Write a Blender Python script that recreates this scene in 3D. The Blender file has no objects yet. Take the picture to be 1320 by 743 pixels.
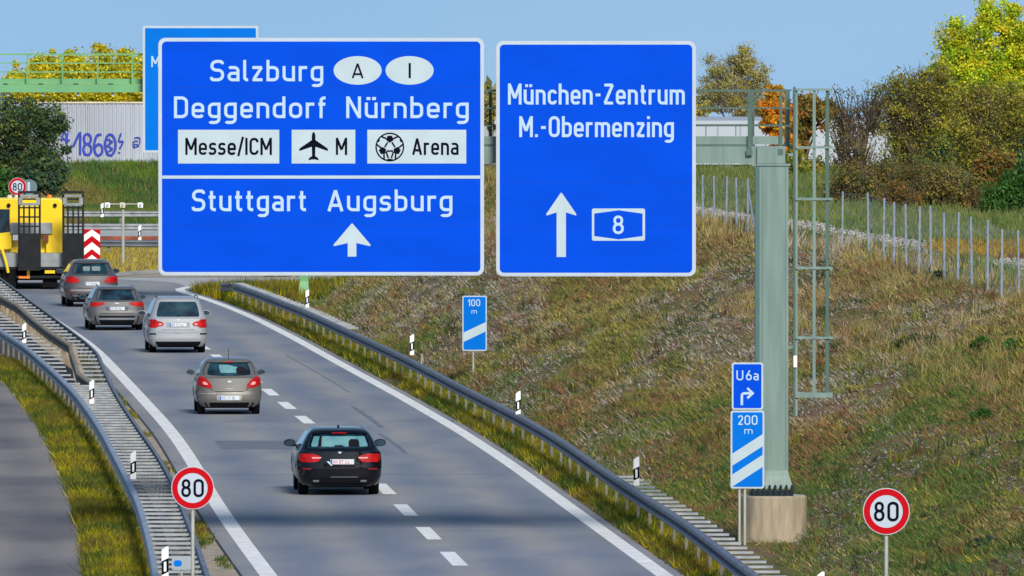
import bpy, math, random
import numpy as np
from mathutils import Vector

# ------------------------------------------------------------------ camera, world, sun
S = bpy.context.scene
F = 16300.0          # focal length in pixels of the 1320 px wide photograph
H = 10.5             # camera stands on a bridge, 10.5 m above the road
PITCH = math.atan(351.5 / F)
cam_d = bpy.data.cameras.new("camera")
cam_d.sensor_width = 36.0
cam_d.lens = 36.0 * F / 1320.0
cam_d.clip_start = 1.0
cam_d.clip_end = 20000.0
cam = bpy.data.objects.new("camera", cam_d)
S.collection.objects.link(cam)
cam.location = (0, 0, H)
cam.rotation_euler = (math.pi / 2 - PITCH, 0, 0)
S.camera = cam

SUNV = Vector((0.38, -1.6, 1.0)).normalized()      # towards the sun
EL = math.asin(SUNV.z)
AZ = math.atan2(SUNV.x, SUNV.y)
w = bpy.data.worlds.new("World")
S.world = w
w.use_nodes = True
nt = w.node_tree
for n_ in list(nt.nodes):
    nt.nodes.remove(n_)
sky = nt.nodes.new("ShaderNodeTexSky")
sky.sky_type = 'NISHITA'
sky.sun_disc = False
sky.sun_elevation = EL
sky.sun_rotation = AZ
sky.altitude = 500
sky.air_density = 0.8
sky.dust_density = 0.6
sky.ozone_density = 1.6
bg = nt.nodes.new("ShaderNodeBackground")
bg.inputs['Strength'].default_value = 0.15
wo = nt.nodes.new("ShaderNodeOutputWorld")
# the far land lies a little below the camera's level, so the sky is carried down past the level line
tc = nt.nodes.new("ShaderNodeTexCoord")
sx = nt.nodes.new("ShaderNodeSeparateXYZ"); cx_ = nt.nodes.new("ShaderNodeCombineXYZ")
ma = nt.nodes.new("ShaderNodeMath"); ma.operation = 'MULTIPLY_ADD'; ma.inputs[1].default_value = .60; ma.inputs[2].default_value = .26
nt.links.new(tc.outputs['Generated'], sx.inputs[0])
nt.links.new(sx.outputs['X'], cx_.inputs['X']); nt.links.new(sx.outputs['Y'], cx_.inputs['Y'])
nt.links.new(sx.outputs['Z'], ma.inputs[0]); nt.links.new(ma.outputs[0], cx_.inputs['Z'])
nt.links.new(cx_.outputs[0], sky.inputs['Vector'])
tint = nt.nodes.new("ShaderNodeMix"); tint.data_type = 'RGBA'; tint.blend_type = 'MULTIPLY'; tint.inputs['Factor'].default_value = 1
tint.inputs['B'].default_value = (.73, .75, .66, 1)
nt.links.new(sky.outputs[0], tint.inputs['A'])
cn = nt.nodes.new("ShaderNodeTexNoise"); cn.inputs['Scale'].default_value = 9; cn.inputs['Detail'].default_value = 4
cm_ = nt.nodes.new("ShaderNodeMapping"); cm_.inputs['Scale'].default_value = (1, 1, 5)
nt.links.new(tc.outputs['Generated'], cm_.inputs['Vector']); nt.links.new(cm_.outputs[0], cn.inputs['Vector'])
cr = nt.nodes.new("ShaderNodeValToRGB"); cr.color_ramp.elements[0].position = .35; cr.color_ramp.elements[1].position = .7
cr.color_ramp.elements[0].color = (.96, .98, 1, 1); cr.color_ramp.elements[1].color = (1.12, 1.06, 1.02, 1)
cx2 = nt.nodes.new("ShaderNodeMix"); cx2.data_type = 'RGBA'; cx2.blend_type = 'MULTIPLY'; cx2.inputs['Factor'].default_value = 1
nt.links.new(cn.outputs['Fac'], cr.inputs[0]); nt.links.new(tint.outputs['Result'], cx2.inputs['A']); nt.links.new(cr.outputs[0], cx2.inputs['B'])
nt.links.new(cx2.outputs['Result'], bg.inputs['Color'])
nt.links.new(bg.outputs[0], wo.inputs['Surface'])

sun_d = bpy.data.lights.new("sun", 'SUN')
sun_d.energy = 2.8
sun_d.angle = math.radians(14)     # thin high haze softens the shadows
sun_d.color = (1.0, 0.95, 0.86)
sun = bpy.data.objects.new("sun", sun_d)
sun.rotation_euler = SUNV.to_track_quat('Z', 'Y').to_euler()
sun.location = (60, -100, 120)
S.collection.objects.link(sun)
S.view_settings.view_transform = 'Standard'
S.view_settings.look = 'None'
S.view_settings.exposure = 0.50
S.view_settings.gamma = 1.0

# ------------------------------------------------------------------ helpers
CP, SP = math.cos(PITCH), math.sin(PITCH)
def ray(px, py):
    a = (px - 660.0) / F
    b = (371.5 - py) / F
    return Vector((a, CP + b * SP, -SP + b * CP))
def at_z(px, py, z=0.0):
    "point of the place at height z that the photograph shows at px, py"
    r = ray(px, py)
    t = (z - H) / r.z
    return Vector((r.x * t, r.y * t, z))
def at_d(px, py, d):
    r = ray(px, py)
    t = d / r.y
    return Vector((r.x * t, d, H + r.z * t))
def zpx(py, d):
    return at_d(660, py, d).z
def xpx(px, d):
    return (px - 660.0) / F * d * 1.0
rng = np.random.default_rng(7)
rnd = random.Random(11)

COL = S.collection
def tag(o, label=None, cat=None, group=None, kind=None):
    if label: o['label'] = label
    if cat: o['category'] = cat
    if group: o['group'] = group
    if kind: o['kind'] = kind
    return o
def empty(name, loc=(0, 0, 0), rz=0.0):
    o = bpy.data.objects.new(name, None)
    COL.objects.link(o)
    o.location = loc
    o.rotation_euler = (0, 0, rz)
    o.empty_display_size = 0.3
    return o
class MB:
    "collects shapes of one mesh"
    def __init__(s):
        s.v = []; s.f = []
    def add(s, vs, fs):
        k = len(s.v)
        s.v.extend([tuple(v) for v in vs])
        s.f.extend([tuple(i + k for i in f) for f in fs])
        return s
    def box(s, x0, x1, y0, y1, z0, z1):
        return s.add([(x0,y0,z0),(x1,y0,z0),(x1,y1,z0),(x0,y1,z0),(x0,y0,z1),(x1,y0,z1),(x1,y1,z1),(x0,y1,z1)],
                     [(0,3,2,1),(4,5,6,7),(0,1,5,4),(1,2,6,5),(2,3,7,6),(3,0,4,7)])
    def tube(s, pts, rad, n=6, cap=True):
        pts = [Vector(p) for p in pts]
        if not isinstance(rad, (list, tuple)): rad = [rad] * len(pts)
        vs = []; fs = []
        for i, p in enumerate(pts):
            d = (pts[min(i+1, len(pts)-1)] - pts[max(i-1, 0)])
            if d.length < 1e-9: d = Vector((0,0,1))
            d.normalize()
            a = d.orthogonal() if abs(d.z) < .999 else Vector((1,0,0))
            if abs(d.z) < .9: a = d.cross(Vector((0,0,1)))
            a.normalize(); b = d.cross(a)
            for k in range(n):
                t = 2*math.pi*(k+.5)/n
                vs.append(p + (a*math.cos(t) + b*math.sin(t))*rad[i])
        for i in range(len(pts)-1):
            for k in range(n):
                fs.append((i*n+k, i*n+(k+1)%n, (i+1)*n+(k+1)%n, (i+1)*n+k))
        if cap:
            fs.append(tuple(range(n))[::-1]); fs.append(tuple((len(pts)-1)*n+k for k in range(n)))
        return s.add(vs, fs)
    def prism_y(s, outline, y0, y1):
        "outline (x, z) extruded along y"
        n = len(outline)
        vs = [(x, y0, z) for x, z in outline] + [(x, y1, z) for x, z in outline]
        fs = [tuple(range(n)), tuple(range(2*n-1, n-1, -1))]
        for k in range(n):
            fs.append((k, n+k, n+(k+1)%n, (k+1)%n))
        return s.add(vs, fs)
    def build(s, name, mat, parent=None, smooth=False, bevel=0):
        me = bpy.data.meshes.new(name)
        me.from_pydata(s.v, [], s.f)
        me.validate()
        if smooth:
            me.polygons.foreach_set('use_smooth', [True]*len(me.polygons))
            if smooth == 'auto':
                me.set_sharp_from_angle(angle=math.radians(38))
        if mat: me.materials.append(mat)
        o = bpy.data.objects.new(name, me)
        COL.objects.link(o)
        if parent: o.parent = parent
        if bevel:
            m = o.modifiers.new('bevel', 'BEVEL'); m.width = bevel; m.segments = 2; m.limit_method = 'ANGLE'
        return o
def copy_tree(o, parent=None):
    c = o.copy(); COL.objects.link(c)
    if parent: c.parent = parent
    for ch in o.children: copy_tree(ch, c)
    return c
def lerp_tab(tab):
    xs = [t[0] for t in tab]; ys = [t[1] for t in tab]
    return lambda y: np.interp(y, xs, ys)
def smooth_tab(tab, lo=100, hi=700, sig=9.0):
    "table -> smoothed curve with straight continuation at both ends"
    xs = np.array([t[0] for t in tab], float); ys = np.array([t[1] for t in tab], float)
    g = np.arange(lo, hi, 1.0)
    v = np.interp(g, xs, ys)
    s0 = (ys[2]-ys[0])/(xs[2]-xs[0]); s1 = (ys[-1]-ys[-3])/(xs[-1]-xs[-3])
    v = np.where(g < xs[0], ys[0]+(g-xs[0])*s0, v)
    v = np.where(g > xs[-1], ys[-1]+(g-xs[-1])*s1, v)
    k = np.exp(-0.5*(np.arange(-30, 31)/sig)**2); k /= k.sum()
    pad = np.concatenate([v[0]+(np.arange(-30, 0))*s0, v, v[-1]+np.arange(1, 31)*s1])
    v = np.convolve(pad, k, 'valid')
    return lambda y: np.interp(y, g, v)

# value noise
_perm = rng.random((256, 256))
def vnoise(x, y, ox=0):
    x = np.asarray(x, float) + ox*17.3; y = np.asarray(y, float) + ox*5.1
    xi = np.floor(x).astype(int); yi = np.floor(y).astype(int)
    u = x-xi; v = y-yi
    u = u*u*(3-2*u); v = v*v*(3-2*v)
    a = _perm[xi & 255, yi & 255]; b = _perm[(xi+1) & 255, yi & 255]
    c = _perm[xi & 255, (yi+1) & 255]; d = _perm[(xi+1) & 255, (yi+1) & 255]
    return (a*(1-u)+b*u)*(1-v) + (c*(1-u)+d*u)*v
def fbm(x, y, ox=0, o=3):
    r = 0; a = .5; t = 0
    for k in range(o):
        r = r + a*vnoise(x*2**k, y*2**k, ox+k*3); t += a; a *= .5
    return r/t

# ------------------------------------------------------------------ materials
def mat(name, col, rough=.6, metal=0.0, coat=0.0, spec=.5, var=0.0, scale=2.0, bump=0.0, bscale=40.0, col2=None, stretch=None, coatr=.05):
    m = bpy.data.materials.new(name); m.use_nodes = True
    t = m.node_tree; b = t.nodes['Principled BSDF']
    b.inputs['Roughness'].default_value = rough
    b.inputs['Metallic'].default_value = metal
    b.inputs['Specular IOR Level'].default_value = spec
    b.inputs['Coat Weight'].default_value = coat
    b.inputs['Coat Roughness'].default_value = coatr
    g = t.nodes.new('ShaderNodeNewGeometry')
    src = g.outputs['Position']
    if stretch:
        mp = t.nodes.new('ShaderNodeMapping'); mp.inputs['Scale'].default_value = stretch
        t.links.new(src, mp.inputs['Vector']); src = mp.outputs[0]
    if var or col2:
        n = t.nodes.new('ShaderNodeTexNoise'); n.inputs['Scale'].default_value = scale; n.inputs['Detail'].default_value = 5
        t.links.new(src, n.inputs['Vector'])
        r = t.nodes.new('ShaderNodeValToRGB')
        c2 = col2 if col2 else tuple(min(1, c*(1+var)) for c in col)
        c1 = col if col2 else tuple(c*(1-var) for c in col)
        r.color_ramp.elements[0].position = .35; r.color_ramp.elements[1].position = .65
        r.color_ramp.elements[0].color = (*c1, 1); r.color_ramp.elements[1].color = (*c2, 1)
        t.links.new(n.outputs['Fac'], r.inputs[0]); t.links.new(r.outputs[0], b.inputs['Base Color'])
    else:
        b.inputs['Base Color'].default_value = (*col, 1)
    if bump:
        n = t.nodes.new('ShaderNodeTexNoise'); n.inputs['Scale'].default_value = bscale; n.inputs['Detail'].default_value = 3
        t.links.new(src, n.inputs['Vector'])
        bm = t.nodes.new('ShaderNodeBump'); bm.inputs['Strength'].default_value = bump; bm.inputs['Distance'].default_value = .03
        t.links.new(n.outputs['Fac'], bm.inputs['Height']); t.links.new(bm.outputs[0], b.inputs['Normal'])
    return m
def attr_mat(name, rough=.8, trans=0.0, spec=.15):
    m = bpy.data.materials.new(name); m.use_nodes = True
    t = m.node_tree; b = t.nodes['Principled BSDF']
    b.inputs['Roughness'].default_value = rough; b.inputs['Specular IOR Level'].default_value = spec
    a = t.nodes.new('ShaderNodeAttribute'); a.attribute_name = 'tint'
    t.links.new(a.outputs['Color'], b.inputs['Base Color'])
    if trans:
        tr = t.nodes.new('ShaderNodeBsdfTranslucent'); mx = t.nodes.new('ShaderNodeMixShader')
        t.links.new(a.outputs['Color'], tr.inputs['Color'])
        mx.inputs[0].default_value = trans
        t.links.new(b.outputs[0], mx.inputs[1]); t.links.new(tr.outputs[0], mx.inputs[2])
        t.links.new(mx.outputs[0], t.nodes['Material Output'].inputs['Surface'])
    return m

M = {}
M['sign_white'] = mat('sign_white', (.43, .51, .60), .45, var=.05, scale=3)
M['sign_blue'] = mat('sign_blue', (.0, .064, .61), .6, spec=.04, var=.05, scale=.9, stretch=(1, 1, 3))
M['sign_blue_far'] = mat('sign_blue_far', (.0, .15, .62), .6, spec=.05, var=.04, scale=.8)
M['sign_edge'] = mat('sign_edge', (.45, .47, .48), .5)
M['sign_back'] = mat('sign_back', (.35, .38, .42), .5, metal=.5)
M['letter'] = mat('letter_white', (.42, .57, .73), .5, spec=.2)
M['field'] = mat('field_white', (.43, .53, .58), .45, var=.04, scale=2)
M['black'] = mat('print_black', (.002, .003, .010), .7, spec=.05)
M['red'] = mat('print_red', (.48, .002, .008), .6, spec=.08)
M['round_white'] = mat('round_white', (.46, .52, .60), .6, spec=.1)
M['gantry'] = mat('gantry_paint', (.145, .215, .195), .5, metal=.0, spec=.3, col2=(.195, .275, .25), scale=1.6, stretch=(4, 4, .35), bump=.05, bscale=6)
M['gantry_dark'] = mat('gantry_rail_paint', (.055, .11, .09), .5, var=.12, scale=3)
M['gantry_far'] = mat('gantry_green_paint', (.13, .35, .15), .5, var=.08, scale=.8)
M['bolt'] = mat('bolt_steel', (.02, .035, .045), .5, metal=.3)
M['concrete'] = mat('concrete_tan', (.36, .295, .21), .85, var=.22, scale=2.2, stretch=(3, 3, .5), bump=.25, bscale=30)
M['concrete_top'] = mat('concrete_top', (.45, .42, .36), .85, var=.15, scale=8)
M['steel'] = mat('galvanised_steel', (.17, .185, .215), .5, metal=.35, var=.18, scale=1.2, bump=.08, bscale=15)
M['steel_post'] = mat('galvanised_post', (.15, .145, .115), .55, metal=.4, var=.2, scale=4)
M['steel_slat'] = mat('galvanised_slat', (.34, .36, .38), .45, metal=.5, var=.2, scale=3)
M['steel_old'] = mat('weathered_steel', (.35, .31, .24), .65, metal=.3, col2=(.22, .15, .09), scale=1.6)
M['pole'] = mat('pole_grey', (.42, .43, .38), .5, metal=.3, var=.1, scale=4)
M['post_white'] = mat('delineator_white', (.80, .80, .80), .5, var=.06, scale=8)
M['fence_post'] = mat('fence_post_steel', (.20, .25, .34), .5, metal=.3, var=.12, scale=3)
M['wire'] = mat('fence_wire', (.30, .36, .45), .5, metal=.5)
M['mark'] = mat('road_paint', (.82, .82, .82), .7, var=.13, scale=2.5, bump=.1, bscale=50)
M['tyre'] = mat('tyre_rubber', (.006, .006, .008), .8, spec=.1)
M['rim'] = mat('wheel_alloy', (.35, .36, .38), .3, metal=.8)
M['trim'] = mat('black_trim', (.005, .005, .008), .5, spec=.15)
M['undertray'] = mat('underbody', (.003, .003, .004), .8, spec=.0)
M['glass'] = mat('tinted_glass', (.004, .008, .016), .05, spec=.6, coat=.0, col2=(.012, .05, .075), scale=3.0, coatr=.02)
M['lamp_red'] = mat('lamp_red', (.52, .006, .008), .45, spec=.25, col2=(.30, .004, .006), scale=9)
M['gantry_shade'] = mat('gantry_shade_tone', (.05, .12, .115), .5, var=.1, scale=2)  # gantry colour darkened for the shaded left side of the column
M['lamp_clear'] = mat('lamp_clear', (.75, .36, .34), .4, spec=.3)
M['chrome'] = mat('chrome', (.75, .76, .78), .2, metal=1.0)
M['plate'] = mat('plate_white', (.60, .64, .68), .6, spec=.1)
M['plate_blue'] = mat('plate_blue', (.02, .10, .5), .4)
M['plate_char'] = mat('plate_letters', (.12, .18, .28), .5)
M['plate_red'] = mat('plate_red_letters', (.70, .10, .12), .5)
M['yellow'] = mat('machine_yellow', (.86, .58, .0), .4, coat=.3, var=.06, scale=1.2)
M['amber'] = mat('amber_lamp', (.85, .22, .02), .3)
M['ramp'] = mat('ramp_steel', (.010, .012, .015), .6, metal=.0, spec=.2, var=.3, scale=3)
M['grey_deck'] = mat('deck_grey', (.24, .26, .27), .55, var=.2, scale=2)
M['wall'] = mat('barrier_panel', (.37, .40, .46), .6, var=.10, scale=.25, stretch=(2, 1, .4))
M['cap'] = mat('barrier_cap', (.62, .55, .42), .7, var=.2, scale=1)
M['base_grey'] = mat('barrier_base', (.33, .35, .38), .8, var=.25, scale=.8, stretch=(.5, 1, 3))
M['graffiti'] = mat('graffiti_blue', (.012, .035, .38), .6)
M['hall'] = mat('hall_white', (.40, .44, .50), .6, var=.05, scale=.3)
M['hall_grey'] = mat('hall_grey', (.32, .37, .43), .6, var=.1, scale=.4)
M['wood'] = mat('stake_wood', (.42, .36, .25), .8, var=.2, scale=8)
M['bark'] = mat('bark', (.075, .055, .040), .9, var=.35, scale=3, bump=.4, bscale=12)
M['bark_pale'] = mat('bark_pale', (.22, .18, .13), .9, var=.3, scale=3)
M['leaf'] = attr_mat('foliage', .75, .35)
M['grass'] = attr_mat('grass_blades', .85, .30)
M['stone'] = attr_mat('field_stone', .85, 0)

# asphalt with wheel tracks along the road's own coordinate and mottling
def asphalt(name, c1, c2, tan, blotc=(.80, .84, .92), bst=(1.3, .30, 1)):
    m = bpy.data.materials.new(name); m.use_nodes = True
    t = m.node_tree; b = t.nodes['Principled BSDF']; b.inputs['Roughness'].default_value = .72
    b.inputs['Specular IOR Level'].default_value = .35
    g = t.nodes.new('ShaderNodeNewGeometry')
    def noise(scale, st, det=4):
        mp = t.nodes.new('ShaderNodeMapping'); mp.inputs['Scale'].default_value = st
        t.links.new(g.outputs['Position'], mp.inputs['Vector'])
        n = t.nodes.new('ShaderNodeTexNoise'); n.inputs['Scale'].default_value = scale; n.inputs['Detail'].default_value = det
        t.links.new(mp.outputs[0], n.inputs['Vector']); return n
    def ramp(fac, p0, p1, a, c):
        r = t.nodes.new('ShaderNodeValToRGB'); r.color_ramp.elements[0].position = p0; r.color_ramp.elements[1].position = p1
        r.color_ramp.elements[0].color = (*a, 1); r.color_ramp.elements[1].color = (*c, 1)
        t.links.new(fac, r.inputs[0]); return r.outputs[0]
    base = ramp(noise(.5, (1, .12, 1)).outputs['Fac'], .3, .7, c1, c2)
    a = t.nodes.new('ShaderNodeAttribute'); a.attribute_name = 'across'       # metres from the lane middle
    mx = t.nodes.new('ShaderNodeMix'); mx.data_type = 'RGBA'; mx.blend_type = 'MIX'
    wv = t.nodes.new('ShaderNodeMath'); wv.operation = 'MULTIPLY'; wv.inputs[1].default_value = 2*math.pi/1.95
    t.links.new(a.outputs['Fac'], wv.inputs[0])
    cs = t.nodes.new('ShaderNodeMath'); cs.operation = 'COSINE'; t.links.new(wv.outputs[0], cs.inputs[0])
    mr = t.nodes.new('ShaderNodeMapRange'); mr.inputs['From Min'].default_value = -1; mr.inputs['From Max'].default_value = 1
    mr.inputs['To Min'].default_value = 0; mr.inputs['To Max'].default_value = .85
    t.links.new(cs.outputs[0], mr.inputs['Value'])
    t.links.new(mr.outputs[0], mx.inputs['Factor'])
    t.links.new(base, mx.inputs['A']); mx.inputs['B'].default_value = (*tan, 1)
    fine = ramp(noise(28, (1, 1, 1), 2).outputs['Fac'], .3, .7, (.78, .78, .78), (1.2, 1.2, 1.2))
    ml = t.nodes.new('ShaderNodeMix'); ml.data_type = 'RGBA'; ml.blend_type = 'MULTIPLY'; ml.inputs['Factor'].default_value = 1
    t.links.new(mx.outputs['Result'], ml.inputs['A']); t.links.new(fine, ml.inputs['B'])
    blot = ramp(noise(.45, bst, 7).outputs['Fac'], .38, .60, blotc, (1.04, 1.02, 1.0))
    m2 = t.nodes.new('ShaderNodeMix'); m2.data_type = 'RGBA'; m2.blend_type = 'MULTIPLY'; m2.inputs['Factor'].default_value = 1
    t.links.new(ml.outputs['Result'], m2.inputs['A']); t.links.new(blot, m2.inputs['B'])
    t.links.new(m2.outputs['Result'], b.inputs['Base Color'])
    n = noise(60, (1, 1, 1), 2); bm = t.nodes.new('ShaderNodeBump'); bm.inputs['Strength'].default_value = .25; bm.inputs['Distance'].default_value = .01
    t.links.new(n.outputs['Fac'], bm.inputs['Height']); t.links.new(bm.outputs[0], b.inputs['Normal'])
    return m
M['asphalt'] = asphalt('asphalt', (.195, .222, .275), (.232, .258, .305), (.31, .302, .305))
M['asphalt_left'] = asphalt('asphalt_left', (.16, .15, .165), (.24, .22, .215), (.27, .245, .23), (.60, .60, .66), (.5, .22, 1))
M['road_pale'] = mat('pale_concrete_road', (.42, .42, .42), .8, var=.12, scale=.4)
M['gravel'] = mat('verge_gravel', (.42, .36, .29), .9, col2=(.30, .25, .19), scale=3.0, bump=.6, bscale=25, stretch=(1, .5, 1))
M['chips'] = mat('path_chippings', (.42, .39, .34), .9, col2=(.28, .26, .20), scale=6.0, bump=.8, bscale=20)
M['joint'] = mat('joint_tar', (.03, .03, .035), .8)
M['dirt'] = mat('median_dirt', (.045, .042, .045), .95, var=.3, scale=4)

# ------------------------------------------------------------------ plan of the place (x as a function of the distance y)
left_line = smooth_tab([(236.7,-4.55),(251.7,-5.36),(276,-6.57),(296,-7.45),(318.7,-8.56),(345,-10.06),(373.6,-11.7),(401,-13.3),(440,-16.1),(480,-19.2)])
mid_line = smooth_tab([(244,-1.12),(256,-1.68),(268,-2.25),(280,-2.80),(306,-4.1),(332,-5.60),(345.7,-6.38),(358,-7.03),(389,-9.07),(398,-9.64),(440,-12.5),(480,-15.6)])
right_line = smooth_tab([(236.7,2.86),(266,1.42),(295.6,-.02),(318.7,-1.27),(348,-3.05),(379.5,-5.08),(410,-7.0),(437.7,-8.86),(455,-10.2),(469,-11.4),(476,-12.1)], sig=5)
rail_r = smooth_tab([(219.8,4.31),(244.5,3.37),(266,2.29),(295.4,.98),(311,.1),(335,-1.40),(363.7,-3.12),(400,-5.55),(421.5,-7.0),(446,-8.9),(463,-10.3)], sig=5)
rail_a = smooth_tab([(219.8,-6.15),(227.7,-6.43),(239.7,-6.88),(255,-7.51),(268,-8.14),(281.3,-8.8),(295.4,-9.5),(310.4,-10.3),(326.3,-11.2),(345.9,-12.45),(374.4,-14.4),(394.4,-16.0)], sig=4)
rail_b = smooth_tab([(219.8,-5.33),(234.4,-5.9),(243.4,-6.27),(259,-6.92),(267,-7.25),(281.3,-7.94),(295.4,-8.69),(319.8,-9.95),(335.6,-10.7),(350,-11.35),(365.3,-12.0),(378.4,-12.8),(403.4,-14.5),(429.5,-16.3),(456,-18.1)], sig=4)
rail_c = lerp_tab([(335.5,-11.1),(344.7,-11.78),(354.7,-12.2),(367,-12.75),(374.8,-13.05),(390.5,-14.25),(407.9,-15.45),(427.2,-16.7),(440.8,-17.85),(500,-22.6)])
grass_left = smooth_tab([(236.7,-7.96),(252.4,-8.56),(260,-8.87),(276,-9.62),(295,-10.55),(318,-11.76),(348,-13.55),(372,-15.2),(400,-17.6)])
foot = lerp_tab([(100,12.5),(200,7.4),(245,5.95),(256,5.6),(275,4.0),(300,1.9),(350,-1.2),(400,-4.3),(430,-5.9),(466,-6.8),(500,-5),(560,-2)])
crest = lerp_tab([(100,24),(200,17.0),(236,15.2),(302,12.0),(340,8.45),(365,5.4),(400,3.2),(455,-.9),(490,-1.5),(560,1)])
hgt = lerp_tab([(100,3.2),(236,3.5),(302,3.72),(340,4.1),(365,4.35),(455,4.5),(500,4.4),(600,2.6),(700,2.4),(1200,2.0)])
RAMP = [(-16, 498), (-10, 500), (-4, 505), (3, 516), (12, 534), (30, 570)]
def dist_ramp(x, y):
    d = np.full(np.shape(x), 1e9)
    for (x0, y0), (x1, y1) in zip(RAMP[:-1], RAMP[1:]):
        L = (x1-x0)**2+(y1-y0)**2
        t = np.clip(((x-x0)*(x1-x0)+(y-y0)*(y1-y0))/L, 0, 1)
        d = np.minimum(d, np.hypot(x-(x0+t*(x1-x0)), y-(y0+t*(y1-y0))))
    return d
def sstep(a, b, v):
    t = np.clip((v-a)/(b-a), 0, 1); return t*t*(3-2*t)
def ground(x, y):
    x = np.asarray(x, float); y = np.asarray(y, float)
    f = foot(y); c = crest(y); h = hgt(y)
    t = np.clip((x-f)/(c-f), 0, 1)
    prof = t + .10*np.sin(t*math.pi)*(1-t)
    prof = prof*(1-sstep(.86, 1.0, t)) + sstep(.86, 1.0, t)*(.93+.07*t)
    z = h*np.clip(prof, 0, 1)
    rough = (fbm(x*.55, y*.16, 1)-.5)*.55 + (fbm(x*1.7, y*.6, 2)-.5)*.28
    z = z + rough*sstep(0.02, .16, t)*(1-.6*sstep(.9, 1.2, (x-f)/(c-f)))
    flat = (fbm(x*.9, y*.3, 4)-.5)*.05
    z = z + flat
    # far bank below the noise barrier
    zb = 2.2*sstep(688, 704, y)*(x < 3)
    z = np.where(y > 560, np.where(x < 2, zb, np.maximum(z*sstep(2, 9, x), zb)), z)
    z = np.where((y > 505) & (y <= 560) & (x < 9), z*np.clip(sstep(0, 8, x), 0, 1), z)
    dr = dist_ramp(x, y)
    z = np.where(y > 470, np.minimum(z, np.maximum(-.06, (dr-6.5)*.45)), z)
    z = np.where(y > 790, np.minimum(z, 10.5-.0105*y), z)
    # sink below the paved sheets
    onroad = (y < 484) & (x > left_line(y)-.50) & (x < right_line(y)+.34)
    onroad |= (y >= 470) & (y < 507) & (x < -8)
    onroad |= (y < 470) & (x < grass_left(y)+.05)
    z = np.where(onroad, -.08, z)
    onmed = (y < 484) & (x <= left_line(y)-.50) & (x > np.minimum(rail_a(y), rail_b(y)-.1)-.1)
    z = np.where(onmed, np.minimum(z, -.03), z)
    return z

def sheet(name, xa, xb, ys, z, m, nx=2, parent=None, kind='structure', across=None):
    "flat strip between two curves"
    vs = []; fs = []; ac = []
    for y in ys:
        a = float(xa(y)); b = float(xb(y))
        for k in range(nx+1):
            x = a+(b-a)*k/nx
            vs.append((x, y, z if not callable(z) else float(z(x, y))))
            ac.append(x-float(across(y)) if across else 0)
    for i in range(len(ys)-1):
        for k in range(nx):
            p = i*(nx+1)+k
            fs.append((p, p+1, p+nx+2, p+nx+1))
    me = bpy.data.meshes.new(name); me.from_pydata(vs, [], fs); me.materials.append(m)
    if across:
        at_ = me.attributes.new('across', 'FLOAT', 'POINT'); at_.data.foreach_set('value', np.array(ac, 'f'))
    o = bpy.data.objects.new(name, me); COL.objects.link(o)
    if parent: o.parent = parent
    if kind: o['kind'] = kind
    return o

# ------------------------------------------------------------------ terrain
def terrain_mat():
    m = bpy.data.materials.new('meadow_soil'); m.use_nodes = True
    t = m.node_tree; b = t.nodes['Principled BSDF']; b.inputs['Roughness'].default_value = .95; b.inputs['Specular IOR Level'].default_value = .1
    g = t.nodes.new('ShaderNodeNewGeometry')
    def noise(scale, st, det=5, ox=0):
        mp = t.nodes.new('ShaderNodeMapping'); mp.inputs['Scale'].default_value = st; mp.inputs['Location'].default_value = (ox, ox, 0)
        t.links.new(g.outputs['Position'], mp.inputs['Vector'])
        n = t.nodes.new('ShaderNodeTexNoise'); n.inputs['Scale'].default_value = scale; n.inputs['Detail'].default_value = det; n.inputs['Roughness'].default_value = .65
        t.links.new(mp.outputs[0], n.inputs['Vector']); return n.outputs['Fac']
    def ramp(fac, stops):
        r = t.nodes.new('ShaderNodeValToRGB'); e = r.color_ramp.elements
        e[0].position, e[1].position = stops[0][0], stops[-1][0]
        e[0].color = (*stops[0][1], 1); e[1].color = (*stops[-1][1], 1)
        for p, c in stops[1:-1]:
            k = e.new(p); k.color = (*c, 1)
        t.links.new(fac, r.inputs[0]); return r.outputs[0]
    base = ramp(noise(.55, (1, .28, 1)), [(.28, (.045, .070, .020)), (.42, (.11, .12, .040)), (.52, (.19, .15, .075)), (.62, (.17, .11, .07)), (.75, (.27, .23, .18))])
    fine = ramp(noise(9, (1, .6, 1), 4, 5), [(.3, (.55, .55, .55)), (.7, (1.4, 1.35, 1.3))])
    mx = t.nodes.new('ShaderNodeMix'); mx.data_type = 'RGBA'; mx.blend_type = 'MULTIPLY'; mx.inputs['Factor'].default_value = 1
    t.links.new(base, mx.inputs['A']); t.links.new(fine, mx.inputs['B'])
    t.links.new(mx.outputs['Result'], b.inputs['Base Color'])
    bm = t.nodes.new('ShaderNodeBump'); bm.inputs['Strength'].default_value = .8; bm.inputs['Distance'].default_value = .08
    t.links.new(noise(6, (1, .7, 1)), bm.inputs['Height']); t.links.new(bm.outputs[0], b.inputs['Normal'])
    return m
M['terrain'] = terrain_mat()
gx = np.concatenate([np.linspace(-3000, -200, 8), np.linspace(-150, -40, 10), np.arange(-36, -14, .5), np.arange(-14, 20, .22), np.arange(20, 60, 2.0), np.linspace(70, 200, 8), np.linspace(300, 3000, 8)])
gy = np.concatenate([np.array([-200, 0, 60]), np.arange(100, 190, 6), np.arange(190, 520, 1.0), np.arange(520, 720, 2.5), np.linspace(730, 1200, 20), np.linspace(1400, 9000, 10)])
GX, GY = np.meshgrid(gx, gy)
GZ = ground(GX, GY)
V = np.stack([GX, GY, GZ], -1).reshape(-1, 3)
ny_, nx_ = GX.shape
idx = np.arange(ny_*nx_).reshape(ny_, nx_)
Q = np.stack([idx[:-1, :-1], idx[:-1, 1:], idx[1:, 1:], idx[1:, :-1]], -1).reshape(-1, 4)
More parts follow.
